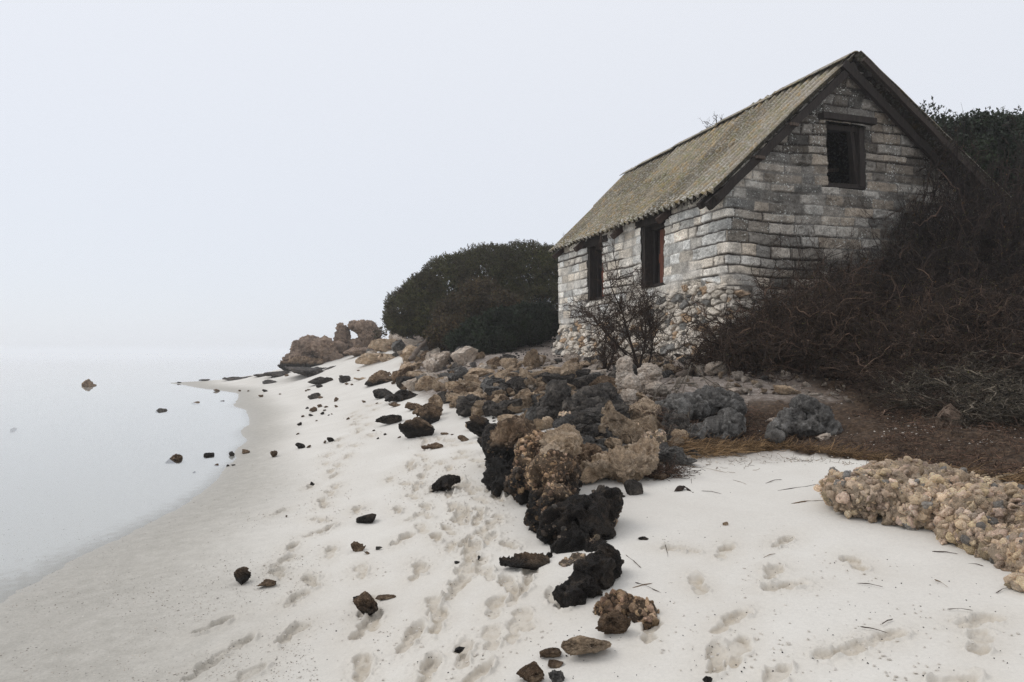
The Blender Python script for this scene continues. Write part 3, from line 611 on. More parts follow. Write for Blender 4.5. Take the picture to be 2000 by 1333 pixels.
g = MB(); g.box(2.90, .06, 5.16, .11, .14, 1.06, n=9, rough=.006, rot=(0, -.03, 0)); g.box(2.80, .10, 5.14, .08, .10, 1.06, n=9, rough=.006, rot=(0, -.17, 0)); g.build('window_post', M['wood'], gw)
g = MB(); g.box(2.52, -.03, 5.80, 1.20, .20, .11, n=10, rough=.010, rot=(0, -.012, 0)); g.build('lintel', M['wood'], gw)
g = MB(); g.box(2.62, 1.4, 5.2, .06, 1.6, .06, rot=(0, 0, .9), n=4, rough=.01); g.build('inner_beam', M['drift'], gw)
# --- roof
def roof_sheet(a0, z0, a1, z1, bf0, bf1, bb0, bb1, name, seed, side):
    """from the eave (a0,z0) to the ridge (a1,z1); bf/bb front and back ends at eave and ridge"""
    nu, nv = 1150, 70; u = np.linspace(0, 1, nu); v = np.linspace(0, 1, nv); U, Vv = np.meshgrid(u, v); U = U.ravel(); Vv = Vv.ravel()
    a = a0+(a1-a0)*Vv; z = z0+(z1-z0)*Vv; b0 = bf0+(bf1-bf0)*Vv; b1 = bb0+(bb1-bb0)*Vv; bb = b0+(b1-b0)*U
    sl = math.hypot(a1-a0, z1-z0); nx, nz = -(z1-z0)/sl, (a1-a0)/sl
    if nz < 0: nx, nz = -nx, -nz
    nb_ = 37; sheet = np.floor(U*nb_/6); ph = U*nb_; wave = np.cos(ph*2*PI); row = (Vv > .52+.01*vn2(sheet*3.3, sheet*0, seed))
    d = .042*wave+.026*(ph/6-sheet)*1.0+row*.022+.02*vn2(U*5, Vv*2, seed)+.014*(_hs(sheet*3+row*7)-.5)*2
    d -= .05*np.sin(U*PI)*np.sin(Vv*PI)                       # the old roof sags
    edge = .05*(_hs(sheet*5.1)-.5)+.020*fbm2(U*60, U*0, seed+3, 2)
    lowm = (Vv < .02); aa = a+lowm*edge*(-1 if a0 < a1 else 1); zz = z-lowm*np.abs(edge)*.5
    P = np.stack([aa+nx*d, bb+(Vv < .99)*0+.012*fbm2(Vv*9, U*0+sheet, seed+6, 2)*((U < .004) | (U > .996)), zz+nz*d], 1)
    T = np.array([nx, 0, nz])*(-.014); n = len(P); i = (np.arange(nv-1)[:, None]*nu+np.arange(nu-1)[None, :]).ravel()
    A = np.stack([i, i+1, i+nu+1, i+nu], 1); B = A[:, ::-1]+n; E = []
    e0 = np.arange(nu-1); E.append(np.stack([e0, e0+n, e0+1+n, e0+1], 1)); e1 = e0+(nv-1)*nu; E.append(np.stack([e1, e1+1, e1+1+n, e1+n], 1))
    f0 = np.arange(nv-1)*nu; E.append(np.stack([f0, f0+nu, f0+nu+n, f0+n], 1)); f1_ = f0+nu-1; E.append(np.stack([f1_, f1_+n, f1_+nu+n, f1_+nu], 1))
    if side < 0: A, B = A[:, ::-1], B[:, ::-1]
    # tint: r old lichen patches per sheet, g ridge crest, alpha unused
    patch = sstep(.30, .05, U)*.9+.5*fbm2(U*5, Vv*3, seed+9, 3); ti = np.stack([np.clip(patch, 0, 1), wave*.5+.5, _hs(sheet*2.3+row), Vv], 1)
    return link(name, mesh(name, np.concatenate([P, P+T]), np.concatenate([A, B]+E), M['roof'], np.concatenate([ti, ti*np.array([0, 0, .2, 0])+np.array([0, 0, 0, .4])])), house)  # underside tinted darker: shade under the roof put into the colour
t = NT('lichened_roof'); tc_, al = t.tint(); sp = t.n('ShaderNodeSeparateColor'); t.l(tc_, sp.inputs[0])
cc = t.ramp(t.noise(2.2, 7, .7), [(.3, (.10, .083, .056)), (.5, (.165, .138, .094)), (.7, (.24, .20, .145))])
cc = t.mix(t.math('MULTIPLY', sp.outputs[0], .65), cc, (.36, .315, .25))
cc = t.mix(t.ramp(t.noise(5, 7, .7), [(.50, 0), (.66, .8)]), cc, (.34, .215, .07)); cc = t.mix(t.ramp(t.noise(3.3, 7, .7, dist=.5), [(.48, 0), (.64, .65)]), cc, (.17, .165, .07))
cc = t.mix(1, cc, t.ramp(sp.outputs[1], [(0, .34), (.5, .85), (1, 1.3)]), 'MULTIPLY')  # corrugation shading put into the colour: dark valleys, light crests
cc = t.mix(1, cc, t.ramp(sp.outputs[2], [(0, .72), (1, 1.25)]), 'MULTIPLY')
n4 = t.ramp(t.noise(24, 6, .72), [(.51, 0), (.565, 1)]); n5 = t.ramp(t.noise(1.6, 4, .6), [(.3, .35), (.6, 1)])
edge = t.ramp(al, [(0, 1), (.12, .45), (.8, .45), (1, .8)])
cc = t.mix(t.math('MULTIPLY', t.math('MULTIPLY', n4, n5), t.math('MULTIPLY', edge, t.ramp(sp.outputs[1], [(0, .35), (.7, 1)]))), cc, (.70, .67, .61))
cc = t.mix(t.ramp(t.noise(60, 4, .7), [(.62, 0), (.7, .7)]), cc, (.03, .027, .02))
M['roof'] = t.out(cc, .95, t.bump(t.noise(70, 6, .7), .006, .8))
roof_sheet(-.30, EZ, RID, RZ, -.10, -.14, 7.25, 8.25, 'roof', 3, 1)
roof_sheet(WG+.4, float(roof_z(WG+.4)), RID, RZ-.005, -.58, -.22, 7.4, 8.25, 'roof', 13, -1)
# ridge caps: overlapping half round pieces
rb = MB(); n_ = 9
for k in range(n_):
    y0 = -.17+k*(8.45/n_); y1 = y0+8.45/n_+.06; rad = .20+.012*(k % 2); an = np.linspace(-.80, .80, 11); yy = np.linspace(y0, y1, 6); V = []
    for y in yy:
        for q in an:
            x_ = q*.36; V.append((RID+x_, y, RZ+.055+.012*(k % 2)-(math.sqrt((.80*x_)**2+.07**2)-.07)+.02*(y-y0)+.004*math.sin(q*24)))
    V = np.array(V); i = (np.arange(5)[:, None]*11+np.arange(10)[None, :]).ravel(); A = np.stack([i, i+1, i+12, i+11], 1); n0 = len(V)
    V2 = V+np.array([0, 0, -.014]); E = []
    for j in range(10): E += [[j, j+n0, j+1+n0, j+1], [55+j, 56+j, 56+j+n0, 55+j+n0]]
    rb.add(np.concatenate([V, V2]), np.concatenate([A[:, ::-1], A+n0, np.array(E)]), (.25, .7, .5, .95))
rb.build('ridge_cap', M['roof'], house, smooth=True)
# timbers
def beam(a0, b0, z0, a1, b1, z1, w_, h_, name='rafter', rough=.01, colr_=dk, parent=house):
    m = MB(); p = Vector((a0, b0, z0)); q = Vector((a1, b1, z1)); d = q-p; rt_ = np.array(d.to_track_quat('X', 'Z').to_matrix())
    m.box(0, 0, 0, d.length, w_, h_, n=max(4, int(d.length/.2)), rough=rough, rot=rt_, col=colr_); return m.build(name, M['wood'], parent, loc=(p+q)/2)
def rz_(a): return float(roof_z(np.array(a)))
beam(-.27, -.10, rz_(-.27)-.17, RID, -.10, RZ-.17, .07, .13, rough=.018); beam(-.30, .10, rz_(-.3)-.24, RID, .10, RZ-.26, .10, .15)
beam(2.35, -.14, RZ-.20, WG+.25, -.12, rz_(WG+.25)-.20, .07, .15, rough=.018); beam(2.6, -.34, RZ-.17, WG+.35, -.45, rz_(WG+.35)-.10, .06, .10, colr_=(1.4, 1.3, 1.2, 0))
for zz in (.30, 1.15): beam(RID+zz, -.16, rz_(RID+zz)-.10, RID+zz, .3, rz_(RID+zz)-.10, .10, .09, 'purlin')
beam(WG-.4, -.40, rz_(WG-.4)-.10, WG-.4, .3, rz_(WG-.4)-.10, .10, .09, 'purlin')
for a in (.55, 1.25): beam(a, -.19, rz_(a)-.17, a, .25, rz_(a)-.17, .16, .05, 'purlin', colr_=(3.2, 3.1, 2.9, 0))
beam(RID, -.08, RZ-.17, RID, 8.0, RZ-.17, .09, .12, 'ridge_beam')
for b_ in (.35, 1.72, 3.62, 5.6, 7.0): beam(-.30, b_, 4.12, .5, b_, 4.80, .11, .12, 'rafter_end', colr_=(1.9, 1.6, 1.5, 0) if b_ > 1 else dk)
beam(.02, 0, 4.36, .02, LS, 4.36, .10, .10, 'wall_plate')

# ================================================================== ROCKS
B = blobs_rock
# --- the tall weathered ledge nearest the camera
B([(1150, 1025, 4.55, 95, 95, .40), (1100, 1040, 4.55, 80, 90, .34, .25), (1175, 990, 4.70, 60, 60, .32), (1130, 1062, 4.35, 90, 45, .30)], 'black',
  'large black knobbly weed covered rock at the near foot of the rock ledge', .0075, 'ledge_rock', stain=.02, seed=41, S=.17, mat='black', peb=(300, .006, .028, .8, 8), strat=.5)
B([(1085, 1010, 4.70, 85, 120, .45, .1), (1080, 950, 5.20, 100, 130, .6, .05), (1090, 905, 5.70, 80, 90, .5), (1050, 1000, 4.90, 50, 90, .4, .2)], 'cong',
  'tall pebble studded ridge rock leaning toward the camera beside the black knobbly rock', .0075, 'ledge_rock', stain=.24, seed=42, S=.2, mat='brown', detail=.62, peb=(4200, .005, .024, .1, 1.7), strat=.5, low=.2)
B([(1098, 875, 5.70, 70, 65, .35, .2), (1085, 905, 5.55, 66, 70, .25, -.1), (1108, 852, 5.90, 40, 30, .3)], 'tan', 'smooth tan pitted rock with a hollow crowning the pebbly ledge ridge', .0075, 'ledge_rock', seed=43, S=.15, mat='tan')
B([(1030, 905, 5.90, 52, 120, .5, .25), (1010, 950, 5.60, 42, 60, .35, .1), (1045, 870, 6.20, 45, 50, .4)], 'cong', 'narrow golden pebbly rock wedged between the dark tall rock and the pebble ridge', .008, 'ledge_rock', stain=.2, seed=44, S=.16, mat='brown', detail=.8, peb=(1500, .006, .036, .1, 1.9), low=.25)
B([(998, 880, 6.45, 70, 110, .55, .1), (985, 935, 6.05, 56, 70, .4), (1005, 845, 6.75, 75, 40, .5)], 'brown', 'tall brown rock with a black wet foot standing at the beach edge of the ledge', .008, 'ledge_rock', stain=.30, seed=45, S=.2, strat=.4, peb=(300, .006, .03, .6))
B([(968, 905, 6.60, 30, 80, .3), (965, 860, 6.90, 32, 60, .4)], 'black', 'slim black rock at the left flank of the tall brown ledge rock', .009, 'ledge_rock', seed=46, S=.13, strat=.4)
B([(1215, 912, 6.0, 125, 60, .5, -.22), (1255, 890, 6.2, 55, 55, .45), (1165, 925, 5.9, 50, 32, .35, -.2)], 'tan', 'big rounded tan boulder with scooped hollows lying right of the pebble ridge', .008, 'ledge_rock', seed=47, S=.2, mat='tan', low=.35)
B([(1150, 910, 6.3, 50, 75, .4, .1), (1160, 940, 6.1, 36, 35, .3)], 'brown', 'reddish brown layered rock between the pebble ridge and the scooped tan boulder', .008, 'ledge_rock', seed=48, S=.14, mat='brown')
B([(1220, 735, 8.5, 32, 78, .22, .10), (1229, 790, 8.25, 44, 62, .28, -.06), (1213, 716, 8.55, 20, 44, .16, .1), (1232, 755, 8.4, 34, 50, .22)], 'pale',
  'tall upright pale pink stone slab, highest stone in front of the house', .008, 'standing_slab', seed=49, S=.11, mat='pale', low=.12)
B([(1270, 732, 9.1, 46, 40, .3, .4), (1285, 762, 8.9, 54, 26, .32, .2), (1256, 750, 9.0, 30, 40, .25)], 'pale', 'broad pale pink stone leaning beside the tall upright slab', .009, 'pale_boulder', seed=50, S=.12, mat='pale', low=.15)
B([(1085, 790, 8.6, 52, 78, .4, .3), (1068, 815, 8.4, 40, 35, .35)], 'grey', 'tall dark grey leaning boulder in the middle of the rock pile', .010, 'boulder', seed=51, S=.2, mat='grey', detail=.8)
B([(1150, 800, 8.0, 85, 70, .5), (1175, 775, 8.3, 50, 40, .4), (1135, 825, 7.8, 50, 36, .4)], 'grey', 'massive dark knobbly boulder left of the tall pale slab', .010, 'boulder', seed=52, S=.2, mat='grey')
B([(1190, 835, 7.3, 60, 46, .35), (1165, 850, 7.2, 35, 36, .3), (1207, 815, 7.5, 26, 30, .25)], 'grey', 'lumpy dark grey rock just below the tall pale slab', .009, 'boulder', seed=53, S=.13, mat='grey')
B([(1390, 785, 8.2, 100, 40, .5), (1340, 800, 8.0, 80, 50, .5), (1425, 800, 8.1, 45, 50, .4), (1300, 810, 8.0, 50, 40, .4)], 'blue', 'wide bluish grey lava like rock among dead branches before the house', .010, 'boulder', seed=54, S=.19)
B([(1400, 845, 7.5, 85, 44, .4), (1430, 825, 7.6, 40, 40, .35), (1360, 850, 7.4, 60, 30, .35)], 'blue', 'grey brown knobbly rock just above the start of the straw line', .010, 'boulder', seed=55, S=.16)
B([(1318, 838, 7.5, 44, 60, .35, .3), (1292, 848, 7.4, 40, 36, .3)], 'grey', 'dark rounded rock under the dead palm like fronds', .012, 'boulder', seed=56, S=.13)
B([(1575, 795, 7.40, 56, 26, .28, .2), (1545, 815, 7.30, 40, 30, .25, -.5), (1600, 822, 7.30, 40, 50, .28, .4), (1525, 838, 7.10, 34, 26, .25, -.3), (1575, 838, 7.20, 70, 22, .2), (1625, 838, 7.20, 34, 24, .22), (1515, 852, 7.00, 26, 12, .2)], 'blue',
  'isolated bluish grey sculptural rock with hollows on the brown litter', .009, 'sculpted_rock', seed=57, S=.13, detail=.8, low=.35)
# right foreground slab of cemented pebbles
B([(1700, 965, 4.65, 150, 70, .7), (1790, 975, 4.5, 190, 90, .9), (1890, 1000, 4.25, 190, 110, 1.0), (1990, 1030, 4.0, 200, 120, 1.0), (1760, 930, 5.0, 170, 36, .6), (1860, 945, 5.0, 200, 36, .7), (2080, 1060, 3.9, 220, 150, 1.0), (1950, 1055, 3.95, 120, 60, .6), (1960, 1060, 3.75, 150, 70, .5), (2010, 1090, 3.5, 100, 80, .4), (2050, 1125, 3.3, 110, 90, .4), (1895, 1045, 3.95, 100, 44, .4), (1995, 1140, 3.22, 34, 40, .16), (1990, 960, 4.9, 220, 40, .8)], 'slab',
  'huge tan slab of cemented pebbles entering from the right edge on white sand', .011, 'conglomerate_slab', seed=60, S=.22, detail=.85, mat='cong', low=.12, peb=(15000, .0035, .044, 0, 1.1))
# standing rocks at the far end of the beach
B([(668, 660, 36, 30, 52, .9, .1), (665, 640, 36, 16, 20, .5), (660, 680, 35.5, 38, 22, 1.0)], 'wood_rock', 'narrow pointed standing rock at the far end of the beach', .05, 'standing_rock', seed=61, S=.30, low=.12)
B([(712, 640, 36, 48, 26, 1.2), (722, 655, 36, 42, 44, 1.2), (700, 676, 36, 44, 28, 1.2), (690, 636, 36, 18, 18, .8)], 'wood_rock', 'overhanging mushroom shaped rock beside the pointed standing rock', .05, 'standing_rock', seed=62, S=.30, low=.12)
B([(598, 683, 35, 56, 44, 1.6), (585, 704, 34.6, 62, 30, 1.4), (605, 668, 35.5, 36, 24, 1.2)], 'wood_rock', 'largest brown boulder of the far pile by the misty water', .05, 'far_boulder', seed=63, S=.38, low=.2)
B([(632, 680, 34.8, 46, 40, 1.4), (645, 699, 34.9, 42, 26, 1.2)], 'wood_rock', 'pinkish rounded boulder leaning right of the largest far boulder', .05, 'far_boulder', seed=64, S=.38, dark=1.2, low=.2)
B([(592, 712, 34.2, 80, 20, 1.4), (568, 715, 34.4, 46, 14, 1.0)], 'brown', 'low dark crusted rock at the foot of the far boulder pile', .045, 'far_boulder', seed=65, S=.5, stain=.25)
RK = [  # px, py(base), w, h, kind, label, options
 # rocks standing in the water
 (22, 845, 13, 10, 'brown', 'small dark stone alone in the water at the left edge', {}), (166, 757, 24, 17, 'brown', 'craggy rock poking from the misty water furthest from the beach', {}), (181, 757, 11, 7, 'brown', 'tiny rock touching the craggy rock far out in the water', {}),
 (311, 807, 24, 9, 'grey', 'flat angular dark grey stone in the water', {}), (380, 791, 19, 7, 'brown', 'low brown stone in the water near the far curve of the shore', {}), (336, 906, 33, 19, 'brown', 'rounded olive brown boulder in the shallow water', dict(stain=.03)),
 (405, 896, 19, 11, 'black', 'dark stone right of the rounded boulder in the shallows', {}), (422, 911, 8, 5, 'brown', 'small brown pebble in the shallows below the dark stones', {}), (450, 892, 14, 10, 'black', 'dark stone at the water edge left of the wedge stone', {}),
 (479, 887, 16, 9, 'brown', 'wedge shaped dark stone exactly on the waterline', {}), (378, 925, 7, 4, 'black', 'tiny black chip in the shallow water', {}), (421, 766, 11, 6, 'brown', 'small tan stone at the far tip of the waterline', {}), (433, 786, 9, 4, 'black', 'flat black chip in the water by the far shore', {}), (396, 745, 22, 4, 'black', 'low black reef stone barely above water at the far point', {}), (349, 749, 8, 3, 'black', 'tiny reef stone far out left of the far point', {}),
 # far black reef
 (450, 744, 62, 9, 'black', 'long low black reef ledge at the far waterline', dict(dep=1.2)), (432, 738, 22, 9, 'black', 'small black reef hump at the left end of the reef', {}), (490, 726, 38, 16, 'black', 'black reef rock rising behind the long ledge', {}), (464, 731, 14, 9, 'black', 'little round black reef rock left of the rising one', {}),
 (508, 737, 40, 7, 'black', 'thin black reef slab right of the long ledge', dict(dep=1.5)), (535, 716, 44, 18, 'black', 'black rock at the left foot of the far boulder pile', {}), (512, 712, 26, 8, 'black', 'small dark rock on the skyline of the reef', {}), (538, 738, 58, 14, 'black', 'flat black slab on the sand beside the widest slab', dict(dep=1.6)),
 (590, 741, 118, 26, 'black', 'widest flat black slab lying on the far beach', dict(dep=1.3)), (524, 750, 32, 8, 'black', 'small flat black rock in front of the reef slabs', {}), (630, 722, 20, 4, 'black', 'thin dark stone in front of the far boulders', {}),
 # rocks under the shrub mound
 (655, 700, 56, 22, 'wood_rock', 'brown rock between the far pile and the pointed standing rock', {}), (700, 697, 70, 20, 'wood_rock', 'low rock at the foot of the mushroom shaped rock', {}), (775, 672, 36, 32, 'pale', 'pale rock peeking out behind the mushroom rock', dict(Y=33)), (748, 690, 66, 30, 'tan', 'tan heap of rock below the pale peeking rock', {}), (790, 688, 60, 30, 'blue', 'dark slanted rock under the left end of the shrub mound', {}),
 (825, 693, 44, 26, 'blue', 'grey rough rock under the shrub mound beside the old plank', {}), (735, 711, 96, 22, 'tan', 'long low tan rock lying on far white sand', dict(dep=.5)), (755, 706, 40, 16, 'tan', 'rounded end piece of the long low tan rock', {}), (690, 688, 30, 6, 'tan', 'thin flat stone on the far sand below the standing rocks', {}), (762, 703, 22, 5, 'blue', 'small blue grey flat stone beside the long low tan rock', {}),
 (717, 691, 36, 14, 'wood_rock', 'small brown rock left of the tan heap', {}), (872, 676, 30, 16, 'blue', 'small grey rock tucked below the green shrub', {}),
 # beach clumps
 (620, 753, 50, 17, 'black', 'craggy black rock with a raised knob on the middle beach', {}), (671, 749, 28, 16, 'black', 'saddle shaped black rock on the sand', {}), (614, 780, 26, 12, 'grey', 'smooth dark cigar shaped stone on the sand', dict(kind2='smooth', dep=.5, tilt=-.35)), (625, 779, 10, 5, 'brown', 'small brown stone touching the cigar shaped stone', {}), (704, 743, 30, 6, 'tan', 'flat tan stick like stone left of the rock pile', dict(dep=.4)),
 (757, 831, 50, 22, 'black', 'long black ragged rock on sand left of the crusted boulder', dict(dep=.6)), (812, 858, 72, 42, 'brown', 'dark crusted boulder at the left tip of the ledge', dict(stain=.22)), (832, 832, 60, 44, 'brown', 'brown crusted boulder rising behind the dark tip boulder', dict(stain=.1)), (848, 815, 34, 46, 'tan', 'tan topped upright stone above the crusted boulders', {}), (808, 803, 38, 17, 'brown', 'dark brown tilted slab on sand beside the upright stone', dict(stain=.05)),
 (773, 795, 34, 9, 'brown', 'thin dark stone on sand left of the tilted slab', {}), (843, 879, 44, 14, 'brown', 'flat dark stone on the sand below the crusted boulder', dict(dep=.6)), (905, 863, 25, 13, 'brown', 'small golden brown stone on the sand beside the ledge', {}), (868, 850, 17, 5, 'brown', 'small flat brown stone in the sandy gap of the ledge', {}),
 # foreground stones
 (868, 963, 60, 34, 'black', 'pointed black rock alone on sand left of the ledge', dict(stain=.0)), (711, 1026, 42, 20, 'brown', 'brown lumpy rock alone on the middle sand', dict(stain=.06)), (698, 1078, 30, 18, 'brown', 'elongated brown stone below the lumpy rock', dict(dep=.6)), (715, 1084, 13, 6, 'brown', 'tiny brown chip beside the elongated stone', {}), (740, 1075, 14, 8, 'blue', 'thin grey stick like stone right of the elongated stone', dict(dep=.4)),
 (466, 1143, 38, 30, 'brown', 'dark rounded stone sunk in wet sand at lower left', dict(stain=.07)), (518, 1149, 38, 14, 'brown', 'low two peaked brown stone beside the dark rounded stone', {}), (711, 1208, 52, 44, 'brown', 'mossy brown half buried rock in the foreground sand', dict(stain=.06, dep=.9)), (704, 1180, 36, 16, 'black', 'dark cap stone behind the mossy half buried rock', {}), (752, 1174, 40, 9, 'brown', 'thin buried rock edge right of the mossy rock', {}),
 (1025, 1116, 102, 30, 'brown', 'low jagged dark rock on sand left of the ledge foot', dict(stain=.05, dep=.6)), (1073, 1092, 14, 12, 'black', 'small dark pebble at the tip of the low jagged rock', {}),
 (1200, 1248, 72, 52, 'brown', 'flat brown slab stone leaning below the pebbly lump', dict(dep=.7)), (1148, 1292, 104, 44, 'pale', 'pale tan flat rock with ragged edge in the bottom foreground', dict(dep=.7, mat='tan')), (1076, 1288, 44, 16, 'brown', 'small dark flat rock left of the pale flat rock', {}), (1086, 1304, 32, 10, 'brown', 'thin brown rock chip below the small dark flat rock', {}),
 (1036, 1338, 56, 40, 'brown', 'brown hollow rock cut by the bottom edge of the view', {}), (1088, 1336, 34, 24, 'blue', 'grey stone at the bottom edge near the hollow rock', {}), (1384, 1336, 20, 10, 'black', 'black chip at the bottom edge of the view', {}), (1257, 1056, 22, 6, 'black', 'small black chip on smooth sand right of the ledge foot', {}), (1418, 1027, 12, 7, 'tan', 'single tan pebble on the smooth right hand sand', {}),
 (1240, 968, 38, 32, 'grey', 'dark round stone tucked beneath the scooped tan boulder', {}), (1200, 972, 44, 20, 'black', 'black stone in the hollow under the scooped tan boulder', {}),
 # the pile between beach and house
 (740, 752, 62, 30, 'brown', 'brown craggy rock at the left end of the rock pile', dict(stain=.1)), (786, 748, 50, 34, 'brown', 'brown rock with dark hollows in the left part of the pile', {}), (800, 730, 46, 26, 'tan', 'tan rock below the slanting slabs at the left of the pile', {}), (748, 779, 50, 20, 'black', 'black wedge rock at the left sand edge of the pile', {}), (783, 785, 76, 24, 'black', 'wide black rock on the sand below the cream boulder', dict(dep=.6)), (793, 762, 46, 28, 'black', 'black leaning rock behind the wide black one', {}),
 (803, 766, 44, 30, 'tan', 'rounded cream boulder above the black edge rocks', dict(mat='pale')), (834, 767, 42, 34, 'tan', 'rough tan boulder right of the rounded cream boulder', {}), (808, 705, 44, 36, 'tan', 'tan slanting slab leaning right under the old plank', dict(tilt=-.5)), (851, 729, 58, 44, 'pale', 'large pale lichen crusted boulder in the upper pile', {}), (905, 716, 56, 42, 'pale', 'pale frosted boulder right of the large lichen crusted boulder', {}),
 (883, 718, 18, 30, 'grey', 'dark upright block squeezed between the two pale boulders', {}), (900, 698, 26, 24, 'blue', 'square grey stone on top of the pale frosted boulder', {}), (866, 707, 30, 22, 'tan', 'cream stone on the shoulder of the lichen crusted boulder', dict(mat='pale')), (885, 730, 20, 22, 'grey', 'small dark block under the two pale boulders', {}),
 (906, 770, 82, 32, 'tan', 'long layered tan slab in the centre of the pile', dict(dep=.6)), (938, 742, 60, 24, 'tan', 'flat tan slab above the long layered slab', dict(dep=.6)), (945, 728, 50, 16, 'pale', 'pale thin slab near the gravel path', dict(tilt=-.25)), (906, 792, 76, 26, 'tan', 'tan ledge block under the long layered slab', dict(dep=.6)), (918, 816, 60, 48, 'grey', 'dark ribbed boulder under the tan ledge block', dict(stain=.1)), (956, 816, 30, 34, 'grey', 'round dark boulder right of the ribbed boulder', {}),
 (935, 856, 56, 48, 'brown', 'brown black boulder at the inner corner of the sand', dict(stain=.22)), (952, 884, 44, 30, 'brown', 'dark stained rock standing in sand before the slim black rock', dict(stain=.14)), (920, 842, 26, 20, 'tan', 'tan chunk above the brown black corner boulder', {}), (995, 818, 72, 38, 'grey', 'slanted dark grey slab above the tall brown ledge rock', dict(tilt=-.35)), (1033, 800, 44, 42, 'tan', 'tan angular boulder left of the tall leaning boulder', {}), (1008, 768, 56, 34, 'grey', 'dark grey craggy boulder in the upper middle pile', {}),
 (980, 756, 38, 24, 'tan', 'tan block left of the upper middle grey boulder', {}), (975, 792, 40, 22, 'pale', 'small pale tilted stone among grey boulders', dict(mat='tan', tilt=-.6)), (1030, 760, 40, 24, 'blue', 'blue grey stone beside the upper middle boulder', {}), (1108, 778, 36, 34, 'tan', 'tan boulder behind the leaning dark boulder', {}), (1065, 752, 50, 26, 'grey', 'dark low boulder below the foundation rubble', {}), (1025, 735, 60, 14, 'blue', 'long dark grey slab at the gravel path edge', dict(dep=.5)),
 (965, 718, 34, 22, 'brown', 'dark brown cube like block by the gravel path', {}), (993, 713, 40, 22, 'grey', 'dark rounded block beside the gravel path', {}), (1163, 748, 66, 30, 'pale', 'pale tilted slab left of the tall upright slab', dict(tilt=-.4, dep=.5)), (1120, 752, 44, 26, 'tan', 'tan stone left of the pale tilted slab', {}), (1080, 738, 44, 22, 'tan', 'tan rock under the corner of the foundation rubble', {}),
 (1266, 806, 30, 26, 'blue', 'smooth blue grey brick shaped stone beside the pale slabs', dict(kind2='smooth', mat='blue')), (1312, 806, 30, 24, 'grey', 'dark squarish stone right of the smooth blue grey one', dict(kind2='smooth')), (1290, 812, 22, 20, 'tan', 'small tan cobble between the two squarish stones', {}),
 (1130, 862, 70, 36, 'grey', 'grey craggy rock above the reddish brown ledge rock', {}), (1172, 898, 54, 30, 'blue', 'bluish smooth knobs left of the scooped tan boulder', {}), (1165, 878, 44, 22, 'blue', 'small bluish knob behind the smooth knobs', {}), (1235, 868, 60, 40, 'cong', 'golden pebbly boulder above the scooped tan boulder', dict(detail=.6)), (1275, 880, 56, 40, 'cong', 'second golden pebbly boulder with white chips right of the first', dict(detail=.6)),
 (1200, 880, 40, 26, 'tan', 'tan cobble between the bluish knobs and golden boulder', {}), (1313, 912, 66, 42, 'blue', 'greenish grey knobbly rock at the sand edge right of the scooped boulder', {}), (1298, 885, 30, 26, 'blue', 'grey stone behind the greenish knobbly rock', {}), (1346, 912, 40, 16, 'blue', 'low grey stone on sand at the right end of the ledge', {}), (1290, 940, 56, 14, 'brown', 'flat brown stone by the seaweed tuft', {}),
 (1330, 862, 40, 24, 'tan', 'tan and orange stone under the dark rounded rock', {}), (1355, 895, 34, 20, 'grey', 'small grey stone where the straw line begins', {}), (1110, 834, 40, 30, 'cong', 'small golden conglomerate cap above the ledge', dict(detail=.5)), (1060, 842, 56, 26, 'tan', 'tan flat top rock behind the pebble ridge', {}), (1000, 830, 60, 18, 'tan', 'tan crust topping the tall brown ledge rock', {}),
 # bank below the house
 (1404, 735, 48, 30, 'pale', 'pale round boulder beside the driftwood log', {}), (1538, 738, 20, 16, 'pale', 'small pale pair stone on the brown bank', {}), (1516, 729, 11, 12, 'pale', 'upright little pale stone on the brown bank', {}), (1577, 757, 22, 12, 'pale', 'oval cream cobble on the brown litter', {}), (1543, 776, 50, 24, 'tan', 'rough tan lump of stone resting on the brown litter', {}), (1424, 758, 14, 12, 'pale', 'little pale cobble near the log', {}), (1440, 770, 26, 12, 'pale', 'white chip stone in the litter above the bluish rock', {}),
 (1508, 826, 18, 10, 'pale', 'cream cobble left of the sculptural rock', {}), (1613, 866, 30, 20, 'pale', 'cream broken stone at the foot of the sculptural rock', {}), (1318, 728, 30, 16, 'pale', 'flat pale stone behind the broad pale slab', {}), (1500, 722, 30, 24, 'tan', 'brown stone shaded by the bramble branches', {}), (1870, 838, 56, 50, 'tan', 'pinkish stone half hidden under right hand branches', dict(mat='wood_rock')),
 (1958, 600, 40, 20, 'pale', 'pale stone high on the bank at the right edge', {}), (1745, 625, 60, 22, 'tan', 'tan stone showing through the bramble on the bank', {}), (1985, 955, 36, 14, 'pale', 'white stone in the straw behind the pebble slab', {}), (1635, 742, 24, 16, 'brown', 'brown stone with a pale cap on the upper litter', {}),
]
for q in RK:
    o = dict(q[6]); k2 = o.pop('kind2', q[4])
    if k2 != q[4] and 'mat' not in o: o['mat'] = q[4]
    far_ = q[1] < 715
    rock(q[0], q[1], q[2], q[3], k2, q[5], 'stone' if q[2] < 26 else 'rock', 'stone' if q[2] < 26 else 'rock', rz=0, **o)
B([(1160, 1122, 3.62, 76, 50, .16, -.6), (1113, 1160, 3.48, 48, 42, .15), (1195, 1098, 3.75, 44, 46, .15), (1145, 1148, 3.52, 50, 40, .15), (1165, 1098, 3.72, 44, 34, .14), (1185, 1128, 3.6, 36, 34, .12)], 'black', 'glossy black lumpy rock lying diagonally on sand in front of the ledge', .008, 'rock', seed=71, S=.085, low=.6)
B([(1232, 1188, 3.3, 84, 50, .2, .2), (1258, 1206, 3.2, 48, 40, .18), (1190, 1190, 3.28, 46, 26, .16, -.3)], 'cong', 'lump of cemented golden pebbles on foreground sand', .0065, 'rock', seed=72, S=.09, mat='brown', detail=.42, peb=(560, .005, .030, 0, 2.0))
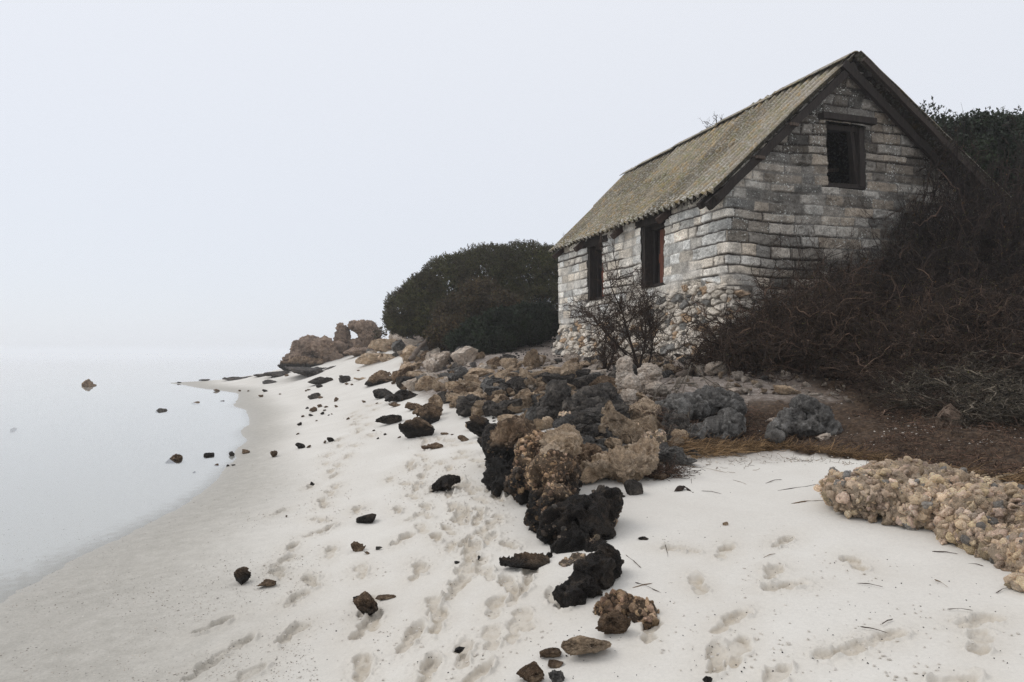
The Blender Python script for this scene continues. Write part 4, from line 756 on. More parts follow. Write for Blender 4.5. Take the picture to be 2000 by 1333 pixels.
B([(1122, 1092, 4.08, 50, 14, .14, -.3), (1102, 1104, 4.02, 22, 11, .1)], 'cong', 'crumbled brown pebbly scraps between the black ledge rock and the diagonal rock', .008, 'rock', seed=73, S=.05, detail=.3, dark=.5, peb=(160, .004, .014, 0))
# --- loose stones that fill the pile and lie about, copies of a few prototypes
PRO = {k: [mesh_ for mesh_ in (rock_mesh((1, r_.uniform(.7, 1), r_.uniform(.5, .8)), k, 900+i*17+len(k), 6) for i, r_ in enumerate([random.Random(j) for j in range(n)]))] for k, n in (('tan', 4), ('pale', 4), ('grey', 3), ('blue', 3), ('brown', 4), ('black', 3))}
import re as _re
ANCH = []
for o_ in list(C.objects):
    if o_.parent is None and o_.get('category') in ('rock',) and o_.get('label'):
        sh = _re.split(r' (?:in|on|at|beside|under|of the|left|right|above|below|behind|between|with|lying|standing|leaning|from|near|by|alone|entering|poking|crowning|wedged|among|rising|just|to|squeezed|touching|tucked|cut|peeking|topping|that)\b', o_['label'])[0]
        if 2 <= len(sh.split()) <= 6: ANCH.append((o_.location.x, o_.location.y, sh))
def loose(x, y, size, k, label, group, z=None, cat='stone', name='loose_stone'):
    o = bpy.data.objects.new(name, random.choice(PRO[k])); C.objects.link(o); zz = float(hg(x, y)[0]) if z is None else z
    o.location = (x, y, zz); s1_, s2_ = random.uniform(.55, 1), random.uniform(.5, 1); o.scale = (size, size*s1_, size*s2_); shp = 'flat ' if s2_ < .64 else 'slender ' if s1_ < .68 else 'chunky ' if s2_ > .84 else ''; o.rotation_euler = (random.uniform(-.3, .3), random.uniform(-.3, .3), random.uniform(0, 6.28)); an = min(ANCH, key=lambda q: (q[0]-x)**2+(q[1]-y)**2); side_ = 'behind' if y > an[1]+.25 else 'left of' if x < an[0]-.12 else 'right of' if x > an[0]+.12 else 'in front of'; group = 'loose stones '+side_+' the '+an[2]; label = ('small ' if size < .16 else 'mid sized ' if size < .33 else 'big ')+shp+'loose stone '+side_+' the '+an[2]
    return tag(o, {'tan': 'tan ', 'pale': 'cream ', 'grey': 'dark grey ', 'blue': 'bluish grey ', 'brown': 'brown ', 'black': 'black '}[k]+label, cat, group)
def poly_fill(poly, n, smin, smax, kinds, label, group, name='loose_stone'):
    xs, ys_ = [p[0] for p in poly], [p[1] for p in poly]; c = 0; tries = 0
    while c < n and tries < n*30:
        tries += 1; px = random.uniform(min(xs), max(xs)); py = random.uniform(min(ys_), max(ys_)); ins = False; j = len(poly)-1
        for i in range(len(poly)):
            if (poly[i][1] > py) != (poly[j][1] > py) and px < (poly[j][0]-poly[i][0])*(py-poly[i][1])/(poly[j][1]-poly[i][1])+poly[i][0]: ins = not ins
            j = i
        if not ins: continue
        p = hit(px, py)
        if p is None: continue
        loose(p[0], p[1], random.uniform(smin, smax)*(1 if random.random() < .8 else 1.5), random.choice(kinds), label, group, name=name); c += 1
poly_fill([(790, 705), (900, 700), (1060, 712), (1060, 760), (960, 780), (860, 770), (780, 760)], 120, .18, .46, ['tan', 'tan', 'tan', 'pale', 'brown', 'blue'], 'stone wedged in the upper rock pile beside the gravel path', 'loose stones in the upper rock pile', 'wedged_stone')
poly_fill([(860, 780), (1040, 760), (1200, 745), (1290, 800), (1280, 870), (1120, 850), (1000, 820), (900, 810)], 190, .15, .42, ['tan', 'tan', 'brown', 'grey', 'grey', 'blue', 'tan'], 'stone wedged between the boulders of the middle pile', 'loose stones in the middle rock pile')
poly_fill([(1040, 700), (1240, 705), (1400, 690), (1420, 735), (1200, 735), (1060, 725)], 110, .10, .30, ['tan', 'pale', 'pale', 'tan', 'blue'], 'rubble stone fallen at the foot of the house wall', 'fallen rubble stones along the house foot', 'rubble_stone')
poly_fill([(1280, 730), (1480, 715), (1640, 740), (1700, 800), (1450, 780), (1320, 770)], 90, .03, .13, ['pale', 'pale', 'tan'], 'little cobble lying in the brown litter of the bank', 'pale cobbles on the litter bank', 'cobble')
poly_fill([(1120, 850), (1300, 860), (1360, 900), (1240, 935), (1150, 900)], 80, .06, .17, ['blue', 'tan', 'grey', 'pale', 'tan'], 'small cobble around the scooped tan boulder', 'cobbles around the scooped tan boulder', 'cobble')
poly_fill([(1250, 712), (1420, 700), (1560, 715), (1500, 770), (1330, 780)], 70, .05, .17, ['pale', 'tan', 'pale', 'blue'], '', '', 'rubble_stone')
poly_fill([(690, 680), (860, 670), (860, 700), (720, 702)], 40, .25, .6, ['tan', 'wood' if 0 else 'brown', 'pale', 'blue'], 'broken rock below the shrub mound at the far beach', 'broken rocks below the shrub mound', 'broken_rock')
for px, py, w_ in ((510, 776, 11), (517, 766, 10), (485, 765, 7), (625, 757, 12), (603, 763, 8), (585, 831, 9), (582, 849, 9), (586, 876, 17), (604, 874, 9), (635, 866, 8), (645, 863, 14), (534, 893, 17), (591, 815, 10), (607, 813, 11), (613, 805, 14), (624, 796, 13), (637, 797, 8), (634, 803, 8), (656, 796, 9), (657, 784, 11), (680, 820, 7), (710, 787, 8), (736, 789, 5), (677, 752, 9), (700, 725, 6), (468, 765, 5), (547, 771, 5), (598, 765, 5), (642, 812, 5), (648, 810, 4), (618, 823, 5), (600, 799, 8), (630, 810, 9), (738, 858, 5), (687, 753, 6), (455, 910, 8), (610, 948, 9), (445, 911, 6), (560, 1010, 6), (883, 850, 6), (560, 735, 8), (730, 842, 7), (752, 850, 6), (780, 856, 8)):
    p = hit(px, py)
    if p is None: continue
    loose(p[0], p[1], w_*p[1]/F*1.1, random.choice(['black', 'brown', 'brown']), 'small stone scattered on the open sand between waterline and rock pile', 'small dark stones on the open sand', name='beach_stone')

# ================================================================== PLANTS
def grow(P0, D0, L, N, wig, grav_, r):
    M_ = len(P0); P = np.empty((M_, N, 3)); P[:, 0] = P0; D = D0/np.linalg.norm(D0, axis=1, keepdims=True); st = (L/(N-1))[:, None]
    for i in range(1, N):
        D = D+r.normal(0, wig, (M_, 3)); D[:, 2] += grav_; D /= np.linalg.norm(D, axis=1, keepdims=True); P[:, i] = P[:, i-1]+D*st
    if wig > .15: P[:, 1:] += r.normal(0, .11, (M_, N-1, 3))*st[:, None]
    return P
def sprout(P, n, r, spread, tmin=.2, tmax=1):
    """n start points and directions on the polylines P"""
    M_, N, _ = P.shape; m = r.integers(0, M_, n); t = r.uniform(tmin, tmax, n)*(N-1); i = np.minimum(t.astype(int), N-2); f = (t-i)[:, None]
    p = P[m, i]*(1-f)+P[m, i+1]*f; d = P[m, i+1]-P[m, i]; d /= np.linalg.norm(d, axis=1, keepdims=True)+1e-9
    return p, d+r.normal(0, spread, (n, 3))
def rad(P, r0, r1, r, var=.3):
    M_, N, _ = P.shape; return np.linspace(r0, r1, N)[None, :]*(1+r.uniform(-var, var, (M_, 1)))
def leaves(pos, size, r, up=.4, asp=.5, var=.4, c0=.6, c1=1.4):
    n = len(pos); d = r.normal(0, 1, (n, 3)); d[:, 2] += up; d /= np.linalg.norm(d, axis=1, keepdims=True); e = np.cross(d, r.normal(0, 1, (n, 3))); e /= np.linalg.norm(e, axis=1, keepdims=True)
    s = (size*(1+r.uniform(-var, var, n)))[:, None]; V = np.stack([pos, pos+d*s*.5+e*s*asp*.5, pos+d*s, pos+d*s*.5-e*s*asp*.5], 1).reshape(-1, 3)
    Fq = np.arange(n*4).reshape(n, 4); c = r.uniform(c0, c1, n); yl = r.uniform(0, 1, n); cl = np.stack([c*(.9+.35*yl), c, c*(.8+.3*yl), np.zeros(n)], 1)
    return V, Fq, np.repeat(cl, 4, axis=0)
def bramble(seed, rx, ry, h, n0=70, n1=700, n2=5200, n3=3500, th=1.0, wig=.36):
    r = np.random.default_rng(seed); an = r.uniform(0, 2*PI, n0); q = np.sqrt(r.random(n0)); P0 = np.stack([rx*.75*q*np.cos(an), ry*.75*q*np.sin(an), np.full(n0, -.1)], 1)
    D0 = np.stack([np.cos(an)*.35*q, np.sin(an)*.35*q, np.full(n0, 1.)], 1)+r.normal(0, .3, (n0, 3))
    A = grow(P0, D0, h*r.uniform(.8, 1.35, n0), 14, wig*.8, -.055, r)
    p, d = sprout(A, n1, r, .65, .1); Bq = grow(p, d, h*r.uniform(.25, .6, n1), 9, wig, -.02, r)
    p, d = sprout(Bq, n2, r, .8, .05); Cq = grow(p, d, h*r.uniform(.07, .22, n2), 6, wig*1.3, 0, r)
    p, d = sprout(Cq, n3, r, 1.2, .1); Dq = grow(p, d, np.full(n3, .05)*r.uniform(.5, 2.2, n3), 3, wig, 0, r)
    mb = MB()
    for Pq, a, b_, sd in ((A, .015, .006, 5), (Bq, .0075, .003, 4), (Cq, .004, .0017, 3), (Dq, .0026, .0012, 3)):
        V, Fq = tubes(Pq, rad(Pq, a*th, b_*th, r), sd); k = len(Pq); c = np.ones((len(V), 4)); u = r.uniform(.45, 1.5, k); pale = r.random(k) < (.14 if sd > 3 else .07); u[pale] *= 2.6; u = np.repeat(u, len(V)//k); c[:, :3] = u[:, None]; mb.add(V, Fq, c)
    m = mesh('branches', np.concatenate(mb.V), [np.concatenate(f) for f in mb.F.values()], M['twig'], np.concatenate(mb.c))
    p, _ = sprout(Cq, 1100, r, 1, .2); V, Fq, c = leaves(p, .018, r, .6, .6); p, _ = sprout(Bq, 2600, r, 1, .2); V2, F2, c2 = leaves(p, .022, r, .1, .55); c2[:, :3] *= np.array([.75, .42, .6]); V, Fq, c = np.concatenate([V, V2]), np.concatenate([Fq, F2+len(V)]), np.concatenate([c, c2]); lm = mesh('young_leaves', V, Fq, M['leafyoung'], c)
    return m, lm
def stems(seed): return bramble(seed, .95, .8, 1.0, 60, 420, 2300, 1500, 1.75, .42)
BR = [bramble(1, .9, .7, 1.25), bramble(2, 1.0, .8, 1.0, 80, 800, 5600, 2500), bramble(3, .8, .7, 1.6, 60, 700, 5400, 2200), stems(4)]
def put_bramble(i, px, py, Y, sc3, rz, label, group='leafless brambles in front of and beside the house', mat=None, leaf=True):
    if Y is None: p = hit(px, py)
    else: x = XZ(px, Y); p = np.array([x, Y, float(hg(x, Y)[0])])
    if p is None: print('bramble no hit', px, py); return
    e = empty('bramble_shrub', p, rz); e.scale = sc3; tag(e, label, 'shrub', group); m, lm = BR[i]; o = link('branches', m, e)
    if mat: o.material_slots[0].link = 'OBJECT'; o.material_slots[0].material = M[mat]
    if leaf: link('young_leaves', lm, e)
    return e
for a in [
    (1, 1465, None, 11.1, (.85, .8, .95), .3, 'lowest brown bramble in front of the house corner, left end of the thicket'), (0, 1530, None, 10.7, (.95, .9, 1.0), 1.2, 'brown bramble under the left of the gable wall, second from the house corner'),
    (2, 1610, None, 10.9, (1.0, .9, .85), 2.1, 'brown bramble directly below the gable window'), (0, 1690, None, 10.8, (1.0, 1, 1.1), 3.3, 'brown bramble right below the leaning window post'), (1, 1560, None, 10.5, (.9, .8, .65), 4.1, 'low bramble in front of the ones below the gable window'),
    (1, 1670, None, 10.3, (1.0, .9, .75), 5.2, 'low bramble leaning over the brown litter in the centre right'), (2, 1770, None, 11.2, (1.1, 1, 1.05), .9, 'tall bramble against the right part of the gable wall'), (0, 1850, None, 11.0, (1.1, 1.0, 1.25), 1.9, 'tall bramble by the right corner of the gable wall'),
    (2, 1930, None, 10.8, (1.2, 1.1, 1.0), 2.9, 'tall bramble right of the gable corner'), (1, 1780, None, 9.8, (1.0, .9, .95), 3.9, 'middle bramble of the right hand thicket'), (0, 1870, None, 9.4, (1.0, .9, .8), 4.9, 'middle bramble with pale twigs in the right hand thicket'),
    (2, 1960, None, 9.2, (1.0, .9, .8), 5.9, 'middle bramble at the right edge of the view'), (1, 1990, None, 12.2, (1.3, 1.1, 2.3), 1.5, 'high vine heap rising at the right edge beside the roof'), (0, 1880, None, 12.4, (1.2, .9, 2.45), 2.6, 'high vine heap climbing the right end of the roof'),
    (2, 1940, None, 11.8, (1.2, 1.0, 1.5), .5, 'vine heap in front of the high ones right of the roof'), (1, 1835, None, 11.9, (.9, .6, 2.6), 3.6, 'vine curtain hanging on the right half of the gable wall'), (0, 2050, None, 10.6, (1.3, 1.1, 1.5), 3.1, 'bramble partly cut off by the right edge, upper one'),
    (3, 1500, None, 10.8, (.8, .7, .8), 1.0, 'stout stemmed bramble standing out at the left end of the thicket'), (3, 1640, None, 10.0, (.9, .7, .65), 2.0, 'stout stemmed bramble in front of the middle of the thicket'), (3, 1760, None, 9.6, (1.0, .8, .8), 3.0, 'stout stemmed bramble over the litter right of the middle'), (3, 1900, None, 9.9, (1.1, .9, 1.1), 4.0, 'stout stemmed bramble rising in the right hand thicket'),
    (2, 1895, None, 11.9, (1.0, .8, 2.1), 4.4, 'darkest vine heap hiding the lower end of the right roof slope'), (1, 1950, None, 12.9, (1.1, .9, 2.3), 5.1, 'dark vine heap below the evergreen beside the roof')]:
    put_bramble(a[0], a[1], 0, a[3], a[4], a[5], a[6], mat='darktwig' if a[4][2] > 1.4 or 'tall' in a[6] else None)
for a in [(3, 1900, None, 7.9, (.85, .7, .50), .3, 'greyish dead bramble spilling onto the litter at lower right'), (3, 1985, None, 7.4, (.8, .7, .50), 1.3, 'greyish dead bramble at the right edge above the straw'), (3, 1955, None, 8.4, (.9, .8, .55), 2.3, 'greyish dead bramble behind the lower right ones'),
          (1, 1820, None, 8.6, (.9, .7, .55), 3.0, 'sparse grey bramble left of the dead ones on the litter'),
          (3, 1995, None, 6.7, (.7, .6, .34), .8, 'lowest dead bramble at the right edge just above the pebble slab'), (3, 1910, None, 7.2, (.7, .6, .36), 2.8, 'low dead bramble lying on the litter near the pink stone'), (1, 1840, None, 7.6, (.7, .6, .3), 1.8, 'sprawling low bramble at the left of the dead ones')]:
    put_bramble(a[0], a[1], 0, a[3], a[4], a[5], a[6], 'dead grey brambles at the lower right', 'greytwig' if a[0] != 1 else None, True)
# vines flattened on the gable wall, in the house's own frame
def wall_vines(seed, n, a0, a1, z0, z1):
    r = np.random.default_rng(seed); P0 = np.stack([r.uniform(a0, a1, n), np.full(n, -.09), z0+(z1-z0)*r.random(n)**1.6*.6], 1); D0 = np.stack([r.normal(0, .7, n), np.full(n, -.02), r.uniform(.2, 1, n)], 1)
    def flat(P, y0): P[..., 1] = y0+.35*(P[..., 1]-y0); return P
    A = flat(grow(P0, D0, r.uniform(.5, 1.5, n), 14, .3, -.01, r), -.10); p, d = sprout(A, n*7, r, .8); Bq = flat(grow(p, d, r.uniform(.1, .5, n*7), 7, .4, -.02, r), -.12); p, d = sprout(Bq, n*12, r, 1); Cq = flat(grow(p, d, r.uniform(.04, .16, n*12), 4, .5, 0, r), -.12)
    mb = MB()
    for Pq, a, b_ in ((A, .006, .003), (Bq, .003, .0015), (Cq, .002, .001)):
        Pq = Pq[(Pq[:, :, 2].max(1) < roof_z(Pq[:, 0, 0])+.0)]
        V, Fq = tubes(Pq, rad(Pq, a, b_, r), 3); k = len(Pq); c = np.ones((len(V), 4)); c[:, :3] = np.repeat(r.uniform(.4, 1.6, k), len(V)//k)[:, None]; mb.add(V, Fq, c)
    return mesh('branches', np.concatenate(mb.V), np.concatenate(mb.F[4]), M['twig'], np.concatenate(mb.c))
for sd, n, a0, a1, z0, z1, lab in ((1, 240, 3.3, 5.9, 2.4, 5.2, 'dense dark dead vines clinging to the right side of the gable wall'), (2, 130, 1.2, 3.8, 2.2, 3.6, 'thin brown creeper on the lower gable wall beneath the window')):
    v = link('wall_creeper', wall_vines(sd, n, a0, a1, z0, z1), None, HP, (0, 0, HR)); tag(v, lab, 'vine')
# the small thorny tree before the side wall
def thorny(seed, h, n1, n2, n3, th=1.0):
    r = np.random.default_rng(seed); P0 = np.zeros((4, 3)); P0[:, 2] = -.05; P0[:, 0] = [-.02, .03, .08, -.05]; D0 = np.array([[-.10, 0, 1], [.55, .1, .9], [-.75, -.1, 1.], [.1, .2, 1]]); A = grow(P0, D0, np.array([h*.95, h*.9, h*.8, h*.75]), 12, .10, -.0, r)
    p, d = sprout(A, n1, r, .75, .28); Bq = grow(p, d, h*r.uniform(.22, .5, n1), 9, .24, .0, r); p, d = sprout(Bq, n2, r, .8, .1); Cq = grow(p, d, h*r.uniform(.07, .18, n2), 6, .32, 0, r); p, d = sprout(Cq, n3, r, 1.3, .05); Dq = grow(p, d, r.uniform(.02, .06, n3), 3, .2, 0, r)
    mb = MB(); V, Fq = tubes(A, rad(A, .026*th, .006*th, r), 6); mb.add(V, Fq)
    t1 = mesh('trunk', np.concatenate(mb.V), np.concatenate(mb.F[4]), M['bark'], np.concatenate(mb.c)); mb = MB()
    for Pq, a, b_ in ((Bq, .008, .003), (Cq, .0038, .0018), (Dq, .0024, .001)): V, Fq = tubes(Pq, rad(Pq, a*th, b_*th, r), 3); mb.add(V, Fq, (.9, .9, .9, 0))
    return t1, mesh('branches', np.concatenate(mb.V), np.concatenate(mb.F[4]), M['twig'], np.concatenate(mb.c))
def put_thorny(ms, px, Y, s, rz, name, label, cat='tree', z=None):
    x = XZ(px, Y); e = empty(name, (x, Y, float(hg(x, Y)[0]) if z is None else z), rz); e.scale = (s, s, s); tag(e, label, cat); link('trunk', ms[0], e); link('branches', ms[1], e); return e
T1 = thorny(5, 1.5, 100, 1700, 7000, .8); put_thorny(T1, 1252, 10.75, 1.2, .4, 'thorny_tree', 'small leafless thorny tree standing before the side wall under the near window')
T2 = thorny(8, .6, 24, 260, 900); put_thorny(T2, 1182, 11.8, 1.15, 1, 'thorny_shrub', 'knee high leafless thorn shrub at the side wall foot left of the thorny tree', 'shrub')
T3 = thorny(12, 1.2, 50, 700, 2400, 1.4)
for px, Y, s, rz, z, lab in ((1955, 19, 1.5, 0, 6.0, 'bare twiggy tree top above the dark evergreen at upper right'), (1408, 20, 1.0, 1, 7.3, 'bare branch tips showing over the middle of the roof ridge'), (1118, 27, 1.0, 2, 5.25, 'bare tree behind the far end of the roof eave'), (1100, 30, 1.2, 3, 5.2, 'misty bare bush on the skyline between the shrub mound and the roof'), (1998, 16.5, 1.7, 4, 5.2, 'bare twiggy tree cut by the right edge behind the evergreen')):
    x = XZ(px, Y); g0 = float(hg(x, Y)[0]); e = empty('bare_tree', (x, Y, g0), rz); tag(e, lab, 'tree')
    tr_ = MB(); r = np.random.default_rng(int(px)); hh = z-g0+.3; Pq = grow(np.array([[0, 0, -.1], [.05, 0, -.1]]), np.array([[0, 0, 1.], [.05, .05, 1]]), np.array([hh, hh]), 9, .05, 0, r); V, Fq = tubes(Pq, rad(Pq, .07, .03, r), 6); tr_.add(V, Fq); tr_.build('trunk', M['bark'], e, smooth=True)
    link('limb', T3[0], e, (0, 0, z-g0)).scale = (s, s, s); link('branches', T3[1], e, (0, 0, z-g0)).scale = (s, s, s)
# evergreen scrub: crowns of small leaves on many small sprigs
def crown(lobes, n, leaf, seed, mat, spr=10, sprl=.14, up=.8, c=(.55, 1.5), name='crown', bump_=.10, holes=.25):
    """lobes: (x, y, z, rx, ry, rz) in the crown's own frame"""
    r = np.random.default_rng(seed); L = np.array(lobes); inner = None; wgt = (L[:, 3]*L[:, 4]+L[:, 3]*L[:, 5]+L[:, 4]*L[:, 5]); k = r.choice(len(L), n, p=wgt/wgt.sum()); d = r.normal(0, 1, (n, 3)); d /= np.linalg.norm(d, axis=1, keepdims=True)
    depth = np.where(r.random(n) < .72, r.uniform(.92, 1.02, n), r.uniform(.78, .93, n)); base = L[k, :3]+d*L[k, 3:]*depth[:, None]
    base = base+d*(bump_*fbm(base*1.6, seed, 3)+bump_*.5*fbm(base*5, seed+3, 2))[:, None]*1.6
    ok = np.ones(n, bool)
    for q in L:
        ins = (((base-q[:3])/q[3:])**2).sum(1) < .60; ok &= ~ins
    ok &= (fbm(base*3.1, seed+9, 3) > -.25) | (depth < .93); base = base[ok]; d = d[ok]; n = len(base)
    sd_ = d+r.normal(0, .55, (n, 3)); sd_[:, 2] += up; S = grow(base, sd_, np.full(n, sprl)*r.uniform(.5, 1.4, n), 4, .2, 0, r); tw, tf = tubes(S, rad(S, .004, .002, r), 3)
    pos, _ = sprout(S, n*spr, r, 1, .0, 1.0); V, Fq, cl = leaves(pos, leaf, r, .7, .5, .4, *c)
    big_ = 1+.35*fbm(np.repeat(pos, 4, 0)*1.1, seed+20, 3); cl[:, :3] *= big_[:, None]
    m2 = int(len(base)*.42); kk = r.choice(len(L), m2*2, p=wgt/wgt.sum()); dd = r.normal(0, 1, (m2*2, 3)); dd /= np.linalg.norm(dd, axis=1, keepdims=True); b2 = L[kk, :3]+dd*L[kk, 3:]*r.uniform(.74, .9, (m2*2, 1))
    ok2 = np.ones(len(b2), bool)
    for q in L: ok2 &= ~((((b2-q[:3])/q[3:])**2).sum(1) < .45)
    V2, F2, c2 = leaves(b2[ok2], leaf*3.2, r, .2, .7, .4, c[0]*.8, c[1]*.8); Fq = np.concatenate([Fq, F2+len(V)]); V = np.concatenate([V, V2]); cl = np.concatenate([cl, c2])
    return mesh(name, V, Fq, M[mat], cl), mesh('sprigs', tw, tf, M['bark'], np.ones((len(tw), 4)))
def bush(px, Y, lob_px, n, leaf, seed, mat, label, name='evergreen_shrub', **kw):
    """lobes given as (px, py, Y, half width px, half height px, half depth m)"""
    x = XZ(px, Y); g0 = float(hg(x, Y)[0]); e = empty(name, (x, Y, g0)); tag(e, label, 'shrub')
    L = [(XZ(a, Yq)-x, Yq-Y, EYE-(b_-HZ)*Yq/F-g0, w_*Yq/F, dd, h_*Yq/F) for a, b_, Yq, w_, h_, dd in lob_px]
    m, s = crown(L, n, leaf, seed, mat, **kw); link('crown', m, e); link('sprigs', s, e); r = np.random.default_rng(seed)
    ends = np.array([q[:3] for q in L]); P = np.stack([np.array([ends[:, 0]*.3, ends[:, 1]*.3, np.full(len(L), -.2)]).T*(1-t_)+ends*t_+(.12*np.sin(t_*PI)*r.normal(0, 1, (len(L), 3))) for t_ in np.linspace(0, 1, 7)], 1)
    V, Fq = tubes(P, rad(P, .07, .02, r), 5); link('trunk', mesh('trunk', V, Fq, M['bark'], np.ones((len(V), 4))), e); return e
bush(930, 27, [(795, 612, 26, 40, 44, 1.3), (836, 592, 26.5, 56, 58, 1.6), (890, 575, 27, 76, 72, 2), (955, 567, 27.5, 90, 84, 2.2), (1030, 566, 28, 92, 88, 2.4), (1100, 574, 28.5, 90, 90, 2.4), (790, 625, 26, 34, 30, 1), (870, 620, 26, 80, 46, 1.6), (960, 600, 26.5, 90, 50, 1.6), (1050, 610, 26.5, 80, 60, 1.6), (1190, 590, 29, 90, 80, 2.2)],
     82000, .052, 1, 'leaf', 'great wind shaped dark green shrub mound left of the house', spr=10, sprl=.13, bump_=.10, c=(.45, 1.6))
bush(940, 22.5, [(900, 625, 23.5, 44, 42, .9), (940, 600, 24, 46, 50, .9), (870, 660, 22.5, 34, 28, .7), (980, 620, 23.5, 40, 44, .8), (905, 655, 22.3, 40, 24, .6)], 9000, .07, 2, 'leafbrown', 'rust brown shrub in front of the great dark mound', spr=6, sprl=.26, bump_=.16, up=1.2)
bush(980, 20.6, [(940, 655, 21, 42, 30, .7), (985, 645, 21, 46, 38, .8), (1030, 640, 21.3, 40, 36, .8), (960, 672, 20.2, 46, 20, .5), (1062, 632, 21.8, 28, 30, .6), (905, 668, 21, 26, 18, .5)], 12000, .06, 3, 'leafdark', 'low glossy green shrub at the gravel path below the mound', spr=9, sprl=.16)
bush(1930, 15.5, [(1880, 290, 15, 50, 44, .8), (1930, 285, 15.5, 50, 44, .9), (1990, 290, 15.5, 50, 46, .9), (1860, 340, 14.6, 50, 60, .8), (1950, 350, 15, 80, 70, 1), (2050, 300, 16, 60, 60, 1), (1900, 420, 15, 90, 80, .9)], 9000, .08, 4, 'leafdark', 'dark glossy evergreen rising behind the right end of the roof', spr=9, sprl=.24, up=1.3)
bush(1815, 15.6, [(1815, 240, 15.6, 14, 18, .2), (1845, 262, 15.4, 20, 20, .3), (1860, 330, 15.5, 40, 70, .5)], 500, .065, 5, 'leafdark', 'small sprigs of evergreen peeping over the right slope of the roof', spr=9, sprl=.24, up=1.3)
bush(748, 33, [(745, 650, 33, 10, 10, .3), (735, 655, 33, 8, 8, .3)], 160, .05, 6, 'leafbrown', 'tiny wispy bush on the skyline beside the mushroom shaped rock', spr=4, sprl=.3)

# ================================================================== DRIFTWOOD, STRAW, LITTER
def wood(pts, r0, r1, name, label, mat, cat='driftwood', sides=12, rough=.12, N=26, group=None, z0=None):
    """a log or stick through points (px, py, lift) on the ground"""
    W = []
    for px, py, lift in pts:
        p = hit(px, py); W.append(p+np.array([0, 0, lift]))
    W = np.array(W); t_ = np.linspace(0, 1, len(W)); tt = np.linspace(0, 1, N); P = np.stack([np.interp(tt, t_, W[:, k]) for k in range(3)], 1); o0 = P.mean(0)
    sd = int(pts[0][0]); P = P+rough*r0*2*np.stack([vn(P*9, sd), vn(P*9, sd+1), vn(P*9, sd+2)], 1); rr = np.linspace(r0, r1, N)*(1+rough*vn(P*23, sd+5))
    rr[0] *= .3; rr[-1] *= .3; V, Fq = tubes((P-o0)[None], rr[None], sides); V = V+rough*.25*r0*vn(V*60, sd+7)[:, None]*1.0
    return tag(link(name, mesh(name, V, Fq, M[mat], np.ones((len(V), 4))), None, o0), label, cat, group)
wood([(1322, 742, .06), (1350, 735, .07), (1382, 722, .10), (1390, 716, .14)], .055, .075, 'driftwood_log', 'thick weathered driftwood log lying below the house wall', 'drift', sides=18, rough=.25)
wood([(800, 722, .25), (825, 700, .45), (848, 690, .6), (866, 684, .75)], .075, .05, 'old_plank', 'old greenish plank sticking up from the upper rock pile', 'drift', 'plank', rough=.3)
wood([(1040, 668, .1), (1010, 670, .3), (985, 672, .1)], .02, .01, 'dead_branch', 'dead pale branch under the low glossy green shrub', 'drift', 'branch')
DB = ['longest dead branch rising over the wide bluish rock', 'dead branch leaning down onto the dark rounded rock', 'dead branch lying flat toward the golden pebbly boulders', 'dead branch spread across the top of the wide bluish rock', 'short dead branch drooping before the dark rounded rock', 'dead branch standing between the two squarish stones and rock', 'dead branch left of the others by the tall pale slab', '', 'dead branch dropping left beside the smooth grey stone', 'dead branch hanging down the right face of the bluish rock']
for i, (a, b_, c) in enumerate([((1268, 850, .0), (1330, 790, .25), (1352, 768, .42)), ((1350, 770, .4), (1325, 830, .2), (1300, 870, .06)), ((1360, 795, .3), (1320, 800, .32), (1262, 850, .05)), ((1372, 780, .3), (1400, 792, .25), (1440, 800, .2)), ((1330, 805, .25), (1345, 840, .18), (1350, 862, .1)),
                                ((1300, 840, .1), (1320, 800, .28), (1338, 770, .3)), ((1260, 830, .1), (1290, 790, .25), (1330, 775, .3)), ((1380, 745, .12), (1450, 715, .25), (1500, 700, .35)), ((1300, 780, .2), (1265, 810, .15), (1250, 860, .02)), ((1355, 760, .35), (1390, 800, .25), (1400, 830, .12))]):
    wood([a, b_, c], .007 if i != 7 else .014, .003, 'dead_branch', DB[i] if i != 7 else 'dead branch reaching from the bramble toward the log', 'greytwig', 'branch', 6, .5, 18, 'dead branches over the bluish rock' if i != 7 else None)
sticks = [((1520, 960), (1605, 948)), ((1545, 985), (1618, 978)), ((1820, 1078), (1872, 1085)), ((1672, 1140), (1724, 1150)), ((1825, 1134), (1852, 1150)), ((1850, 1192), (1900, 1196)), ((1495, 945), (1528, 938)), ((1430, 938), (1458, 948)), ((1298, 1060), (1304, 1090)), ((1222, 1085), (1252, 1112)), ((1490, 1090), (1515, 1083)),
          ((1890, 1102), (1920, 1108)), ((1722, 1222), (1745, 1212)), ((1235, 1150), (1275, 1142)), ((1680, 1228), (1735, 1240)), ((1945, 1160), (1970, 1150)), ((1330, 910), (1420, 925)), ((1370, 960), (1410, 966)), ((1240, 1140), (1290, 1160))]
TW = ['longest forked dark twig on the sand left of the pebble slab', 'dark twig touching the left end of the pebble slab', 'bent twig on the sand just under the pebble slab', 'straw coloured twig with a dark end on the open right sand', 'thin dark twig right of the straw coloured one', 'straight dark twig under the shadow of the slab', 'short twig left of the forked twig', 'tiny twig on the sand near the straw line', 'upright looking reddish twig right of the black chip',
      'pale straw stalk slanting beside the ledge foot', 'short twig on open sand in the middle right', 'small twig in front of the slab overhang', 'tiny crumb of twig above the sand prints at right', 'thin twig beside the diagonal black rock', 'bent black twig by the footprints at lower right', 'short dark twig near the right edge', 'long thin stalk below the low grey stone', 'thin stalk right of the seaweed clump', 'buried stalk right of the diagonal black rock']
